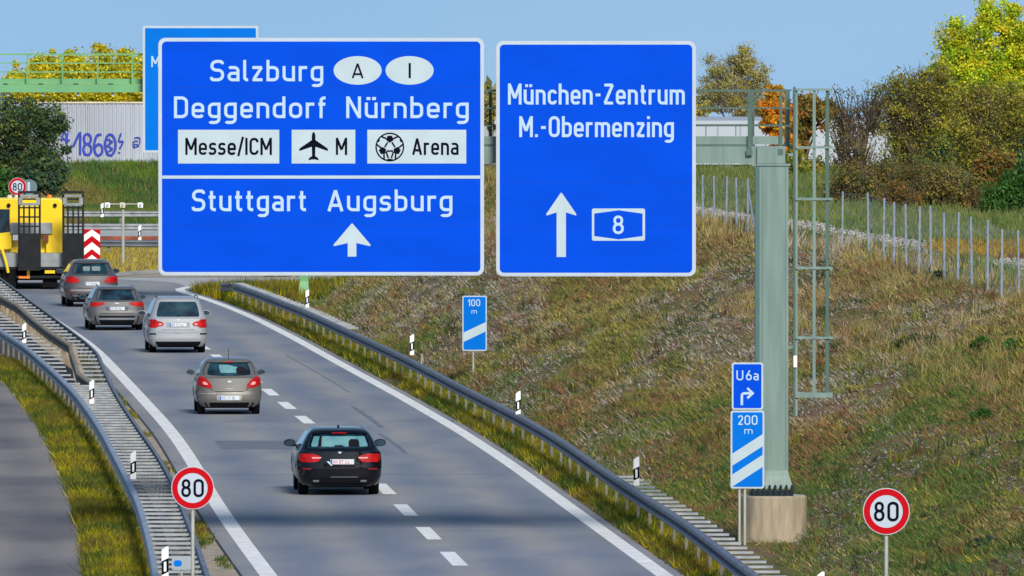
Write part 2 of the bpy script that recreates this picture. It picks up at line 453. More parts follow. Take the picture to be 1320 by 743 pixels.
def np_mesh(name, V, Q, m, parent=None, tint=None, smooth=False):
    me = bpy.data.meshes.new(name)
    n = Q.shape[1]
    me.vertices.add(len(V)); me.vertices.foreach_set('co', np.asarray(V, 'f').ravel())
    me.loops.add(len(Q)*n); me.loops.foreach_set('vertex_index', np.asarray(Q, 'i').ravel())
    me.polygons.add(len(Q)); me.polygons.foreach_set('loop_start', np.arange(0, len(Q)*n, n, dtype='i'))
    me.update(calc_edges=True)
    if smooth: me.polygons.foreach_set('use_smooth', np.ones(len(Q), bool))
    if tint is not None:
        a = me.attributes.new('tint', 'FLOAT_COLOR', 'POINT')
        a.data.foreach_set('color', np.concatenate([tint, np.ones((len(tint), 1))], 1).astype('f').ravel())
    me.materials.append(m)
    o = bpy.data.objects.new(name, me); COL.objects.link(o)
    if parent: o.parent = parent
    return o
tag(np_mesh('ground', V, Q, M['terrain'], smooth=True), kind='structure')

# ------------------------------------------------------------------ roads
Y1 = list(np.arange(110, 486, 2.0))
lane_mid = lambda y: (float(left_line(y))+float(mid_line(y)))/2
road = sheet('road', lambda y: left_line(y)-.52, lambda y: right_line(y)+.36, Y1, 0.0, M['asphalt'], nx=12, across=mid_line)
# far end of the road where the slip road leaves to the right
ms = []
def far_road():
    pts = [(-60, 484), (float(right_line(484))+.36, 484), (-11.6, 488), (-10.2, 492), (-6.5, 494.5), (-1.5, 498), (4, 507), (14, 527), (32, 562),
           (26, 574), (8, 541), (0, 523), (-5, 512), (-10, 507), (-16, 507), (-24, 518), (-60, 560)]
    m = MB(); m.add([(x, y, -.004) for x, y in pts], [tuple(range(len(pts)))])
    return m.build('slip_road', M['road_pale'])
tag(far_road(), kind='structure')
m = MB(); m.add([(-60,484,.0),(float(right_line(484))+.36,484,.0),(-12.4,487,.0),(-13.2,497,0),(-16.4,505.5,.0),(-24,516,0),(-60,552,0)], [tuple(range(7))])
# weathered asphalt continuing left of the island
a_ = m.build('road', M['asphalt']); tag(a_, kind='structure')
sheet('road_left', lambda y: grass_left(y)-14, lambda y: grass_left(y)+0.0, Y1, 0.0, M['asphalt_left'], nx=8, across=lambda y: grass_left(y)-1.9)
sheet('gravel_verge', lambda y: rail_b(y)-.25, lambda y: left_line(y)-.53, Y1, -.006, M['gravel'])
sheet('median_ground', lambda y: np.minimum(rail_a(y), rail_b(y)-.9)+.02, lambda y: rail_b(y)-.25, [y for y in Y1 if y < 470], -.012, M['dirt'])
sheet('road_joint', lambda y: left_line(y)-.54, lambda y: left_line(y)-.49, Y1, .004, M['joint'])
# markings
sheet('edge_line', lambda y: left_line(y)-.165, lambda y: left_line(y)+.165, Y1, .004, M['mark'])
ysr = [y for y in Y1 if y < 477]
sheet('edge_line', lambda y: right_line(y)-.165, lambda y: right_line(y)+.165, ysr, .004, M['mark'])
# nose of the edge line round the island
arc = [(float(right_line(476)), 476), (-12.55, 481), (-12.75, 485), (-12.4, 489), (-11.4, 492.2), (-9.5, 494)]
mb = MB(); vs = []; fs = []
for i, (x, y) in enumerate(arc):
    x0, y0 = arc[max(i-1, 0)]; x1, y1 = arc[min(i+1, len(arc)-1)]
    L = math.hypot(x1-x0, y1-y0); nx, ny = -(y1-y0)/L, (x1-x0)/L
    wd = .17+.9*abs(x1-x0)/L*.6
    vs += [(x+nx*wd, y+ny*wd, .004), (x-nx*.17, y-ny*.17, .004)]
    if i: fs.append((2*i-2, 2*i-1, 2*i+1, 2*i))
mb.add(vs, fs); tag(mb.build('edge_line', M['mark']), kind='structure')
k = 0
for d in np.arange(169.1, 470, 12.0):
    ys = [d, d+3, d+6.2]
    sheet('lane_dash', lambda y: mid_line(y)-.15, lambda y: mid_line(y)+.15, ys, .004, M['mark'], nx=1)
# tar scars and patches in the surface
M['tar'] = mat('tar_seal', (.145, .165, .205), .75, var=.2, scale=2)
M['patch'] = mat('asphalt_patch', (.14, .16, .20), .8, var=.12, scale=1.5)
for (ya, yb, off, wd) in ((322, 340, 1.75, .12), (303, 318, 1.45, .10), (352, 392, 2.2, .04)):
    sheet('tar_scar', lambda y: mid_line(y)+off-wd*(.4+.6*fbm(y*.3, y*0, 3)), lambda y: mid_line(y)+off+wd*fbm(y*.9, y*0, 8), list(np.arange(ya, yb, .8)), .003, M['tar'], nx=1)
for (ya, yb, a_, b_) in ((228, 231, .3, 3.4), (306, 312, -2.9, -.3)):
    sheet('asphalt_patch', lambda y: mid_line(y)+a_, lambda y: mid_line(y)+b_, [ya, (ya+yb)/2, yb], .0025, M['patch'], nx=1)
for yj in (207, 232, 257.4, 289, 327, 372, 425):
    sheet('road_joint', lambda y: left_line(y)-.5, lambda y: right_line(y)+.3, [yj, yj+.10], .002, M['tar'], nx=1)
# crossing roads far back
for (y0, y1, nm) in ((574, 588, 'crossing_road'), (596, 622, 'crossing_road')):
    m = MB(); m.add([(-120, y0+8, .01), (-1, y0, .01), (-1, y1, .01), (-120, y1+8, .01)], [(0, 1, 2, 3)])
    tag(m.build(nm, M['road_pale']), kind='structure')
# kerb of the traffic island beyond the road
def kerb(pts, wd, h, name, m_):
    mb = MB(); vs = []; fs = []
    for i, (x, y) in enumerate(pts):
        x0, y0 = pts[max(i-1, 0)]; x1, y1 = pts[min(i+1, len(pts)-1)]
        L = math.hypot(x1-x0, y1-y0); nx, ny = -(y1-y0)/L*wd/2, (x1-x0)/L*wd/2
        vs += [(x-nx, y-ny, -.1), (x-nx, y-ny, h), (x+nx, y+ny, h), (x+nx, y+ny, -.1)]
        if i:
            a = 4*i-4
            fs += [(a, a+1, a+5, a+4), (a+1, a+2, a+6, a+5), (a+2, a+3, a+7, a+6)]
    mb.add(vs, fs); return tag(mb.build(name, m_), kind='structure')
kerb([(-24, 518.5), (-16.2, 508), (-13.5, 519), (-9.5, 530)], .35, .14, 'kerb', M['road_pale'])
m = MB(); m.add([(-16, 507.2, .006), (-10, 507.2, .006), (-9.0, 529.5, .006), (-13.2, 518.6, .006)], [(0, 1, 2, 3)])
tag(m.build('traffic_island', M['gravel']), kind='structure')

# ------------------------------------------------------------------ grass, weeds, stones (uncountable)
PAL = {'olive': (.20, .185, .055), 'straw': (.42, .32, .14), 'rust': (.27, .135, .07), 'green': (.080, .150, .038), 'yellow': (.55, .42, .02),
       'grey': (.42, .37, .32), 'dark': (.035, .045, .018), 'lime': (.26, .25, .05)}
def tufts(name, x, y, hmin, hmax, cols, blades=5, wid=.02, spread=.10, zoff=0.0, z=None, flop=.75, comb=False):
    "one mesh of many grass blades; x, y arrays, cols (n,3)"
    n = len(x)
    zz = ground(x, y) if z is None else z
    X = np.repeat(x, blades) + rng.normal(0, spread, n*blades)
    Yc = np.repeat(y, blades) + rng.normal(0, spread, n*blades)
    Z = np.repeat(zz, blades) - .02 + zoff
    hh = np.repeat(rng.uniform(hmin, hmax, n)**1.0, blades)*rng.uniform(.5, 1.15, n*blades)
    an = rng.uniform(0, 2*math.pi, n*blades)
    lean = rng.uniform(.1, flop, n*blades)*hh
    la = rng.uniform(0, 2*math.pi, n*blades)
    if comb: la = np.where(rng.random(n*blades) < .7, math.pi+rng.normal(0, .5, n*blades), la)
    wv = wid*rng.uniform(.6, 1.6, n*blades)
    dx, dy = np.cos(an)*wv, np.sin(an)*wv*.6
    a = np.stack([X-dx, Yc-dy, Z], -1); b = np.stack([X+dx, Yc+dy, Z], -1)
    c = np.stack([X+np.cos(la)*lean, Yc+np.sin(la)*lean, Z+hh], -1)
    V = np.stack([a, b, c], 1).reshape(-1, 3)
    Q = np.arange(n*blades*3).reshape(-1, 3)
    C = np.repeat(cols, blades, 0)*rng.uniform(.65, 1.4, (n*blades, 1))
    C = np.repeat(C, 3, 0)
    return np_mesh(name, V, Q, M['grass'], tint=np.clip(C, 0, 1))
stoneM = lambda x, y: fbm(x*.38+3, y*.07, 100, 4)-.10*np.abs((x-foot(y))/(crest(y)-foot(y))-.45)
def slope_cols(x, y):
    n = len(x)
    out = np.zeros((n, 3))
    a = fbm(x*.42, y*.09, 20, 4); b = fbm(x*.6, y*.16, 40, 3); c = fbm(x*2.2, y*.8, 60, 2); g = fbm(x*.3, y*.05, 80, 2)
    t = (x-foot(y))/(crest(y)-foot(y))
    w = {}
    w['olive'] = .9+0*a
    w['straw'] = np.clip((a-.50)*9, 0, 2) + .25 + np.clip(t-.6, 0, 1)*.9
    w['rust'] = .12 + np.clip((b-.49)*16, 0, 3.2)*(t < 1)
    w['green'] = .35 + np.clip((.49-a)*14, 0, 3) + np.clip(.35-t, 0, .35)*3.4 + np.clip((275-y)/30, 0, 1)*2.2*(t < .7)
    w['yellow'] = np.clip((c-.70)*9, 0, .6) + .015
    w['lime'] = np.clip((g-.5)*6, 0, 1.2) + .2
    w['dark'] = np.clip((.44-c)*10, 0, 2.2) + .2
    w['green'] = w['green'] + 6*np.exp(-((x-6.6)/.8)**2-((y-258)/7)**2)
    w['grey'] = np.clip((stoneM(x, y)-.455)*22, 0, 3.4)*sstep(262, 285, y)
    ks = list(w); W = np.stack([w[k] for k in ks], -1); W = W/W.sum(1, keepdims=True)
    cum = W.cumsum(1); r = rng.random((n, 1)); pick = (r > cum).sum(1).clip(0, len(ks)-1)
    pal = np.array([PAL[k] for k in ks])
    return pal[pick]
def scatter(n, ylo, yhi, xa, xb, bias=0.0):
    y = rng.uniform(0, 1, n)**(1+bias)*(yhi-ylo)+ylo
    u = rng.random(n)
    return xa(y)+u*(xb(y)-xa(y)), y
stoneM_ = lambda x, y: fbm(x*.35+3, y*.085, 100, 3)-.10*np.abs((x-foot(y))/(crest(y)-foot(y))-.45)
# embankment
x, y = scatter(235000, 205, 500, lambda y: foot(y)-.8, lambda y: crest(y)+1.0, .25)
keep = (x/y < .054) & (x/y > -.024) & (rng.random(len(x)) > np.clip((stoneM(x, y)-.47)*6, 0, .8))
keep &= dist_ramp(x, y) > 6.2
x, y = x[keep], y[keep]
tag(tufts('embankment_grass', x, y, .04, .17, slope_cols(x, y), blades=5, wid=.014, spread=.14, flop=1.9, comb=True),
    'rough autumn grass and weeds covering the embankment behind the right guardrail', 'grass', kind='stuff')
x, y = scatter(6500, 240, 470, lambda y: foot(y)+(crest(y)-foot(y))*.62, lambda y: crest(y)+.8)
k = (fbm(x*.5, y*.12, 33, 3) > .47) & (x/y < .054); x, y = x[k], y[k]
r = rng.random((len(x), 1)); c = np.where(r < .45, np.array([.40, .31, .13]), np.where(r < .8, np.array([.30, .26, .10]), np.array([.24, .12, .06])))
tag(tufts('dry_grass', x, y, .18, .42, c, blades=8, wid=.009, spread=.08), 'tall straw coloured dry grass along the upper edge of the embankment', 'grass', kind='stuff')
x, y = scatter(2600, 205, 470, lambda y: foot(y)-.3, lambda y: crest(y)-.3, .4)
k = (fbm(x*.7, y*.2, 44, 3) > .50) & (x/y < .054); x, y = x[k], y[k]
r = rng.random((len(x), 1)); c = np.where(r < .45, np.array([.05, .075, .025]), np.where(r < .75, np.array([.16, .07, .035]), np.array([.20, .22, .03])))
tag(tufts('tall_weeds', x, y, .15, .42, c, blades=16, wid=.014, spread=.10), 'scattered taller dark and reddish weeds sticking out of the embankment grass', 'weeds', kind='stuff')
# plateau behind the crest
x, y = scatter(46000, 240, 500, lambda y: crest(y)-.3, lambda y: crest(y)+20)
k = (x/y < .062) & (dist_ramp(x, y) > 7); x, y = x[k], y[k]
pathx = lambda y: np.interp(y, [200, 302, 326, 345, 361, 380, 420], [24, 16.5, 13.4, 10.9, 8.9, 6.6, 3.5])
k = np.abs(x-pathx(y)) > .25+.6*fbm(x*1.2, y*.5, 15); x, y = x[k], y[k]
c = slope_cols(x, y); gmask = (x > crest(y)+2.2); c[gmask] = c[gmask]*.35 + np.array(PAL['green'])*.75
tag(tufts('plateau_grass', x, y, .12, .42, c, blades=6, wid=.02, spread=.2), 'green and straw meadow grass on the level ground behind the wire fence', 'grass', kind='stuff')
# verge strips
VP = {'olive': (.115, .125, .018), 'lime': (.20, .20, .012), 'green': (.040, .085, .012), 'yellow': (.48, .40, .004), 'rust': (.16, .08, .022), 'straw': (.24, .20, .06)}
def verge_cols(x, y, yel):
    PAL = VP
    n = len(x); a = fbm(x*1.2, y*.22, 7, 3); b = fbm(x*3, y*.6, 9, 2); r = rng.random(n)
    c = np.tile(np.array(PAL['olive']), (n, 1))
    c[r < .35] = PAL['lime']; c[(r > .35) & (r < .5)] = PAL['green']
    m1 = (b > .52) & (rng.random(n) < yel*.8); c[m1] = PAL['yellow']
    m2 = (a > .60) & (rng.random(n) < .35); c[m2] = PAL['rust']
    m3 = (a < .47) & (rng.random(n) < .65); c[m3] = PAL['green']
    m4 = rng.random(n) < .12; c[m4] = PAL['straw']
    return c
x, y = scatter(30000, 215, 478, lambda y: right_line(y)+.50, lambda y: rail_r(y)+.75, .3)
x = x + (fbm(y*.5, y*0, 5)-.4)*.25*(x < right_line(y)+.75)
bare = (np.abs(y-361) < 4) & (x < right_line(y)+.85) | (np.abs(y-352) < 2) & (x < right_line(y)+.7)
k = (~bare) & (y < 466); x, y = x[k], y[k]
tag(tufts('verge_grass', x, y, .06, .28, verge_cols(x, y, .55), blades=7, wid=.012, spread=.07, flop=1.3), 'yellow flowering grass strip between the white edge line and the right guardrail', 'grass', kind='stuff')
x, y = scatter(34000, 225, 382, lambda y: grass_left(y)+.04, lambda y: rail_a(y)-.06, .2)
tag(tufts('median_grass', x, y, .06, .28, verge_cols(x, y, .6), blades=7, wid=.012, spread=.07, flop=1.3), 'yellow and rust coloured weeds between the left carriageway and the median guardrail', 'grass', kind='stuff')
# tufts in the gravel left of the road
x, y = scatter(9000, 215, 420, lambda y: rail_b(y)+.0, lambda y: left_line(y)-.6)
q = fbm(x*1.5, y*.18, 31, 2) + .22*np.clip(1-(x-rail_b(y))/.6, 0, 1); k = q > .62; x, y = x[k], y[k]
c = verge_cols(x, y, .2)
tag(tufts('gravel_weeds', x, y, .04, .14, c*.9, blades=6, wid=.010, spread=.06, z=np.zeros(len(x))), 'low brown weeds growing in the gravel beside the left edge line', 'weeds', kind='stuff')
# island at the far nose of the guardrail
x, y = scatter(9000, 464, 491, lambda y: np.interp(y, [464, 470, 478, 484, 491], [-10.3, -10.9, -11.9, -12.2, -10.5]), lambda y: np.interp(y, [464, 491], [-5.5, -4.5]))
tag(tufts('island_grass', x, y, .10, .55, verge_cols(x, y, .7), blades=5, wid=.02, spread=.1), 'bright yellow green weeds on the nose in front of the far end of the right guardrail', 'weeds', kind='stuff')
# far meadows
x, y = scatter(26000, 509, 572, lambda y: -32+0*y, lambda y: -6+0*y)
k = ~((x < -15) & (y < 509-(x+16)*1.2) | (x < -13) & (y < 516) & (x > -16)); x, y = x[k], y[k]
r = rng.random(len(x)); c = np.where(r[:, None] < .45, PAL['straw'], np.where(r[:, None] < .7, PAL['olive'], PAL['yellow']))*.95
tag(tufts('far_meadow', x, y, .1, .35, c, blades=5, wid=.03, spread=.25), 'dry yellow brown grass beyond the far bend of the road', 'grass', kind='stuff')
x, y = scatter(50000, 632, 703.5, lambda y: -36+0*y, lambda y: -10+0*y)
a = fbm(x*.35, y*.12, 70, 4)[:, None]; r = rng.random((len(x), 1))
c = np.where(a < .45, PAL['green'], np.where(a < .56, np.array([.12, .20, .03]), PAL['olive'])); c = np.where(r < .05, PAL['rust'], c)
tag(tufts('bank_grass', x, y, .15, .5, c, blades=5, wid=.035, spread=.3), 'green grass bank below the white noise barrier', 'grass', kind='stuff')
# stones
def stones(name, x, y, smin, smax, zf=None, lum=(.12, .30)):
    n = len(x); u = np.array([(0,0,1),(1,0,0),(0,1,0),(-1,0,0),(0,-1,0),(0,0,-1)], float)
    Fc = np.array([(0,1,2),(0,2,3),(0,3,4),(0,4,1),(5,2,1),(5,3,2),(5,4,3),(5,1,4)])
    s = rng.uniform(smin, smax, (n, 1, 1))*rng.uniform(.6, 1.4, (n, 6, 1))
    V = u[None]*s*np.array([1.3, 1.0, .55]) + rng.normal(0, .18, (n, 6, 3))*s
    an = rng.uniform(0, 6.28, n); ca, sa = np.cos(an)[:, None], np.sin(an)[:, None]
    V = np.stack([V[..., 0]*ca-V[..., 1]*sa, V[..., 0]*sa+V[..., 1]*ca, V[..., 2]], -1)
    z = ground(x, y) if zf is None else zf
    V = V + np.stack([x, y, z+.015], -1)[:, None]
    Q = (Fc[None]+np.arange(n)[:, None, None]*6).reshape(-1, 3)
    g = rng.uniform(*lum, (n, 1)); C = np.repeat(np.concatenate([g*1.03, g*.96, g*.88], 1), 6, 0)
    return np_mesh(name, V.reshape(-1, 3), Q, M['stone'], tint=C)
x, y = scatter(60000, 205, 480, lambda y: foot(y)-.1, lambda y: crest(y), .2)
k = (x/y < .054) & (rng.random(len(x)) < np.clip((stoneM(x, y)-.44)*6, .01, .95)); x, y = x[k], y[k]
tag(stones('embankment_stones', x, y, .015, .045), 'grey stones showing in the bare patches of the embankment', 'stones', kind='stuff')
sheet('gravel_path', lambda y: pathx(y)-.5, lambda y: pathx(y)+.5, list(np.arange(240, 420, 1.0)), lambda x, y: ground(x, y)+.05, M['chips'], nx=4)
x, y = scatter(6500, 290, 400, lambda y: pathx(y)-.75, lambda y: pathx(y)+.75)
tag(stones('path_stones', x, y, .03, .09, ground(x, y)+.05, lum=(.22, .48)), 'pale crushed stone along the path behind the fence', 'stones', kind='stuff')

# ------------------------------------------------------------------ helpers for things built at their real place
def part(mb, name, m, root, parent=None, **kw):
    "mesh given in world coordinates -> child of a thing standing at root.location"
    l = root.location
    mb.v = [(v[0]-l[0], v[1]-l[1], v[2]-l[2]) for v in mb.v]
    return mb.build(name, m, parent or root, **kw)
def rrect(x0, x1, z0, z1, r, n=6):
    out = []
    for cx, cz, a0 in ((x1-r, z0+r, -90), (x1-r, z1-r, 0), (x0+r, z1-r, 90), (x0+r, z0+r, 180)):
        for k in range(n+1):
            a = math.radians(a0+90*k/n); out.append((cx+r*math.cos(a), cz+r*math.sin(a)))
    return out
def band(x0, x1, z0, z1, r, za, zb):
    "rounded rectangle cut to the band za..zb"
    zs = sorted({za, zb} | {z for z in [z0+r*(1-math.cos(t*math.pi/12)) for t in range(7)] + [z1-r*(1-math.cos(t*math.pi/12)) for t in range(7)] if za < z < zb})
    def ins(z):
        q = 0
        if z < z0+r: q = z0+r-z
        elif z > z1-r: q = z-(z1-r)
        q = min(q, r); return r-math.sqrt(max(0, r*r-q*q))
    return [(x1-ins(z), z) for z in zs] + [(x0+ins(z), z) for z in reversed(zs)]

# --- stroke lettering in the manner of road-sign type: cap height 1, stroke .14
def fil(pts, closed=False, n=7):
    "polyline (x, z, radius) with rounded corners"
    out = []
    N = len(pts)
    for i, p in enumerate(pts):
        x, z = p[0], p[1]; r = p[2] if len(p) > 2 else 0
        if r <= 0 or (not closed and i in (0, N-1)):
            out.append((x, z)); continue
        a = pts[(i-1) % N]; b = pts[(i+1) % N]
        va = Vector((a[0]-x, a[1]-z)); vb = Vector((b[0]-x, b[1]-z)); la, lb = va.length, vb.length
        va.normalize(); vb.normalize()
        ang = math.acos(max(-1, min(1, va.dot(vb))))
        tl = min(r/math.tan(ang/2), la*.5 if (len(a) > 2 and a[2] > 0) else la*.98, lb*.5 if (len(b) > 2 and b[2] > 0) else lb*.98)
        rr = tl*math.tan(ang/2)
        c = Vector((x, z)) + (va+vb).normalized()*(rr/math.sin(ang/2))
        p0 = Vector((x, z))+va*tl; p1 = Vector((x, z))+vb*tl
        a0 = math.atan2(p0.y-c.y, p0.x-c.x); a1 = math.atan2(p1.y-c.y, p1.x-c.x)
        da = (a1-a0+math.pi) % (2*math.pi)-math.pi
        for k in range(n+1):
            t = a0+da*k/n; out.append((c.x+rr*math.cos(t), c.y+rr*math.sin(t)))
    if closed: out.append(out[0])
    return out
X2 = .644
def G():
    g = {}
    R = .19
    bowl_r = lambda x0, x1: fil([(x0, X2), (x1, X2, .17), (x1, .07, .17), (x0, .07)])
    bowl_l = lambda x0, x1: fil([(x1, X2), (x0, X2, .17), (x0, .07, .17), (x1, .07)])
    L = lambda *p: list(p)
    dot = lambda x, z: L((x-.075, z), (x+.075, z))
    g['a'] = (.50, [fil([(.08, .60), (.12, X2, .05), (.43, X2, .16), (.43, 0)]), fil([(.43, .375), (.07, .375, .14), (.07, .07, .14), (.43, .07)])])
    g['b'] = (.52, [L((.07, 0), (.07, 1)), bowl_r(.07, .45)])
    g['c'] = (.46, [fil([(.40, .52), (.40, X2, .12), (.07, X2, .17), (.07, .07, .17), (.40, .07, .12), (.40, .19)])])
    g['d'] = (.52, [L((.45, 0), (.45, 1)), bowl_l(.07, .45)])
    g['e'] = (.52, [fil([(.07, .345), (.45, .345), (.45, X2, .17), (.07, X2, .17), (.07, .07, .17), (.38, .07, .10), (.44, .15)])])
    g['f'] = (.32, [fil([(.13, 0), (.13, .93, .13), (.31, .93)]), L((.02, X2), (.30, X2))])
    g['g'] = (.52, [bowl_l(.07, .45), fil([(.45, .714), (.45, -.20, .17), (.11, -.20, .08), (.09, -.15)])])
    g['h'] = (.52, [L((.07, 0), (.07, 1)), fil([(.07, X2), (.45, X2, .17), (.45, 0)])])
    g['i'] = (.14, [L((.07, 0), (.07, .714)), dot(.07, .93)])
    g['l'] = (.22, [fil([(.07, 1), (.07, .07, .10), (.21, .07)])])
    g['m'] = (.80, [L((.07, 0), (.07, .714)), fil([(.07, X2), (.40, X2, .14), (.40, 0)]), fil([(.40, X2), (.73, X2, .14), (.73, 0)])])
    g['n'] = (.52, [L((.07, 0), (.07, .714)), fil([(.07, X2), (.45, X2, .17), (.45, 0)])])
    g['o'] = (.54, [fil([(.07, X2, .18), (.47, X2, .18), (.47, .07, .18), (.07, .07, .18)], True)])
    g['r'] = (.36, [L((.07, 0), (.07, .714)), fil([(.07, .50), (.07, X2, .13), (.35, X2)])])
    g['s'] = (.46, [fil([(.38, .56), (.38, X2, .06), (.07, X2, .13), (.07, .362, .13), (.39, .362, .13), (.39, .07, .14), (.06, .07, .06), (.05, .16)])])
    g['t'] = (.34, [fil([(.14, .93), (.14, .07, .12), (.32, .07)]), L((.02, X2), (.31, X2))])
    g['u'] = (.52, [fil([(.07, .714), (.07, .07, .17), (.45, .07)]), L((.45, 0), (.45, .714))])
    g['ü'] = (.52, g['u'][1] + [dot(.15, .90), dot(.37, .90)])
    g['z'] = (.46, [L((.03, X2), (.42, X2)), L((.40, .65), (.07, .06)), L((.04, .07), (.44, .07))])
    g['A'] = (.64, [L((.06, 0), (.32, .96)), L((.58, 0), (.32, .96)), L((.15, .27), (.49, .27))])
    g['C'] = (.56, [fil([(.50, .74), (.50, .93, .19), (.07, .93, .2), (.07, .07, .2), (.50, .07, .19), (.50, .26)])])
    g['D'] = (.58, [fil([(.07, .07), (.51, .07, .2), (.51, .93, .2), (.07, .93)]), L((.07, 0), (.07, 1))])
    g['I'] = (.14, [L((.07, 0), (.07, 1))])
    g['M'] = (.72, [L((.07, 0), (.07, 1)), L((.07, .97), (.36, .30)), L((.36, .30), (.65, .97)), L((.65, 0), (.65, 1))])
    g['N'] = (.60, [L((.07, 0), (.07, 1)), L((.08, .97), (.52, .03)), L((.53, 0), (.53, 1))])
    g['O'] = (.58, [fil([(.07, .93, .2), (.51, .93, .2), (.51, .07, .2), (.07, .07, .2)], True)])
    g['0'] = g['O']
    g['S'] = (.56, [fil([(.49, .80), (.49, .93, .10), (.07, .93, .20), (.07, .52, .19), (.50, .52, .19), (.50, .07, .20), (.06, .07, .08), (.05, .20)])])
    g['U'] = (.56, [fil([(.07, 1), (.07, .07, .2), (.49, .07, .2), (.49, 1)])])
    g['Z'] = (.54, [L((.04, .93), (.50, .93)), L((.48, .93), (.07, .07)), L((.04, .07), (.51, .07))])
    g['1'] = (.34, [L((.27, 0), (.27, 1)), L((.27, .95), (.04, .70))])
    g['2'] = (.52, [fil([(.08, .74), (.08, .93, .18), (.45, .93, .19), (.45, .60, .10), (.09, .07)]), L((.04, .07), (.49, .07))])
    g['6'] = (.54, [fil([(.07, .56, .19), (.47, .56, .19), (.47, .07, .19), (.07, .07, .19)], True), fil([(.36, 1), (.07, .45, .2), (.07, .30)])])
    g['8'] = (.54, [fil([(.10, .93, .17), (.44, .93, .17), (.44, .53, .17), (.10, .53, .17)], True), fil([(.07, .53, .2), (.47, .53, .2), (.47, .07, .2), (.07, .07, .2)], True)])
    g['-'] = (.34, [L((.04, .46), (.30, .46))])
    g['.'] = (.15, [L((.0, .07), (.15, .07))])
    g['/'] = (.34, [L((.02, -.08), (.32, 1.06))])
    g[' '] = (.34, [])
    return g
GL = G()
def ribbon(mb, pts, wd, y):
    pts = [p for i, p in enumerate(pts) if i == 0 or math.dist(p, pts[i-1]) > 1e-5]
    closed = math.dist(pts[0], pts[-1]) < 1e-5
    n = len(pts); vs = []
    for i, (x, z) in enumerate(pts):
        if closed:
            a = pts[i-1] if i > 0 else pts[-2]; b = pts[i+1] if i < n-1 else pts[1]
        else:
            a = pts[max(i-1, 0)]; b = pts[min(i+1, n-1)]
        d0 = Vector((x-a[0], z-a[1])); d1 = Vector((b[0]-x, b[1]-z))
        if d0.length < 1e-7: d0 = d1.copy()
        if d1.length < 1e-7: d1 = d0.copy()
        d0.normalize(); d1.normalize(); t = d0+d1
        if t.length < 1e-6: t = d1.copy()
        t.normalize(); nn = Vector((-t.y, t.x)); k = max(.45, nn.dot(Vector((-d1.y, d1.x))))
        o = nn*(wd/2/k)
        yy = y-.002*i/n      # the end of a stroke lies over its own start
        vs += [(x+o.x, yy, z+o.y), (x-o.x, yy, z-o.y)]
    mb.add(vs, [(2*i, 2*i+1, 2*i+3, 2*i+2) for i in range(n-1)])
def text(mb, s, x0, x1, zb, cap, y, track=.13, stroke=.14):
    "stroke text between x0 and x1, baseline zb, facing -y"
    tw = sum(GL[c][0] for c in s)+track*(len(s)-1)
    k = (x1-x0)/tw; x = x0
    lay = 0
    for c in s:
        wdt, st = GL[c]
        for q in st:
            wpx = stroke*cap*(.5+.5*min(1, k/cap)) 
            ribbon(mb, [(x+a*k, zb+b*cap) for a, b in q], wpx, y-.0028*(lay % 4)); lay += 1
        x += (wdt+track)*k
def disc(mb, cx, cz, rx, rz, y, n=48):
    mb.add([(cx+rx*math.cos(2*math.pi*k/n), y, cz+rz*math.sin(2*math.pi*k/n)) for k in range(n)], [tuple(range(n))])
def ring(mb, cx, cz, r0, r1, y, n=56):
    vs = []; 
    for k in range(n):
        a = 2*math.pi*k/n
        vs += [(cx+r0*math.cos(a), y, cz+r0*math.sin(a)), (cx+r1*math.cos(a), y, cz+r1*math.sin(a))]
    mb.add(vs, [(2*k, 2*k+1, 2*((k+1) % n)+1, 2*((k+1) % n)) for k in range(n)])
def poly(mb, pts, y):
    mb.add([(x, y, z) for x, z in pts], [tuple(range(len(pts)))])

M['seam'] = mat('seam_blue', (.0, .03, .30), .6)
def big_sign(root, box, d, bw, r, blue, npan, edge=.012):
    q0 = at_d(box[0], box[1], d); q1 = at_d(box[2], box[3], d); x0, z1, x1, z0 = q0.x, q0.z, q1.x, q1.z
    part(MB().prism_y(rrect(x0, x1, z0, z1, r), d, d+.05), 'sign_plate', M['sign_edge'], root)
    part(MB().prism_y(rrect(x0+edge, x1-edge, z0+edge, z1-edge, r-edge), d-.004, d), 'border', M['sign_white'], root)
    xi0, xi1, zi0, zi1 = x0+bw, x1-bw, z0+bw, z1-bw; ri = max(.04, r-bw*.7)
    zs = np.linspace(zi0, zi1, npan+1)
    part(MB().prism_y(band(xi0, xi1, zi0, zi1, ri, zi0, zi1), d-.0062, d-.0045), 'backing_sheet', M['seam'], root)
    for a, b in zip(zs[:-1], zs[1:]):
        part(MB().prism_y(band(xi0, xi1, zi0, zi1, ri, a+.002, b-.002), d-.009, d-.0064), 'panel', blue, root)
    # stiffening profiles at the back
    mb = MB()
    for t in (.15, .5, .85):
        mb.box(x0+.15, x1-.15, d+.052, d+.10, z0+(z1-z0)*t-.04, z0+(z1-z0)*t+.04)
    part(mb, 'back_rail', M['sign_back'], root)
    return x0, x1, z0, z1
def px_text(root, s, d, xa, xb, yb, cap_px, m, name='lettering', label=None, lift=.012, track=.13, stroke=.14):
    a = at_d(xa, yb, d); b = at_d(xb, yb, d); cap = cap_px/F*d
    mb = MB(); text(mb, s, a.x, b.x, a.z, cap, d-lift, track, stroke)
    o = part(mb, name, m, root)
    if label: o['label'] = label
    return o

# ------------------------------------------------------------------ gantry in front
D = 252.0
base_c = at_z(995, 701)
groot = empty('sign_gantry', (at_d(996, 0, D).x, D+.25, 0))
tag(groot, 'pale green cantilever sign gantry on a round concrete base with caged ladder', 'gantry')
gxc = groot.location.x; gy = D+.25
zt = zpx(640, D-.3)
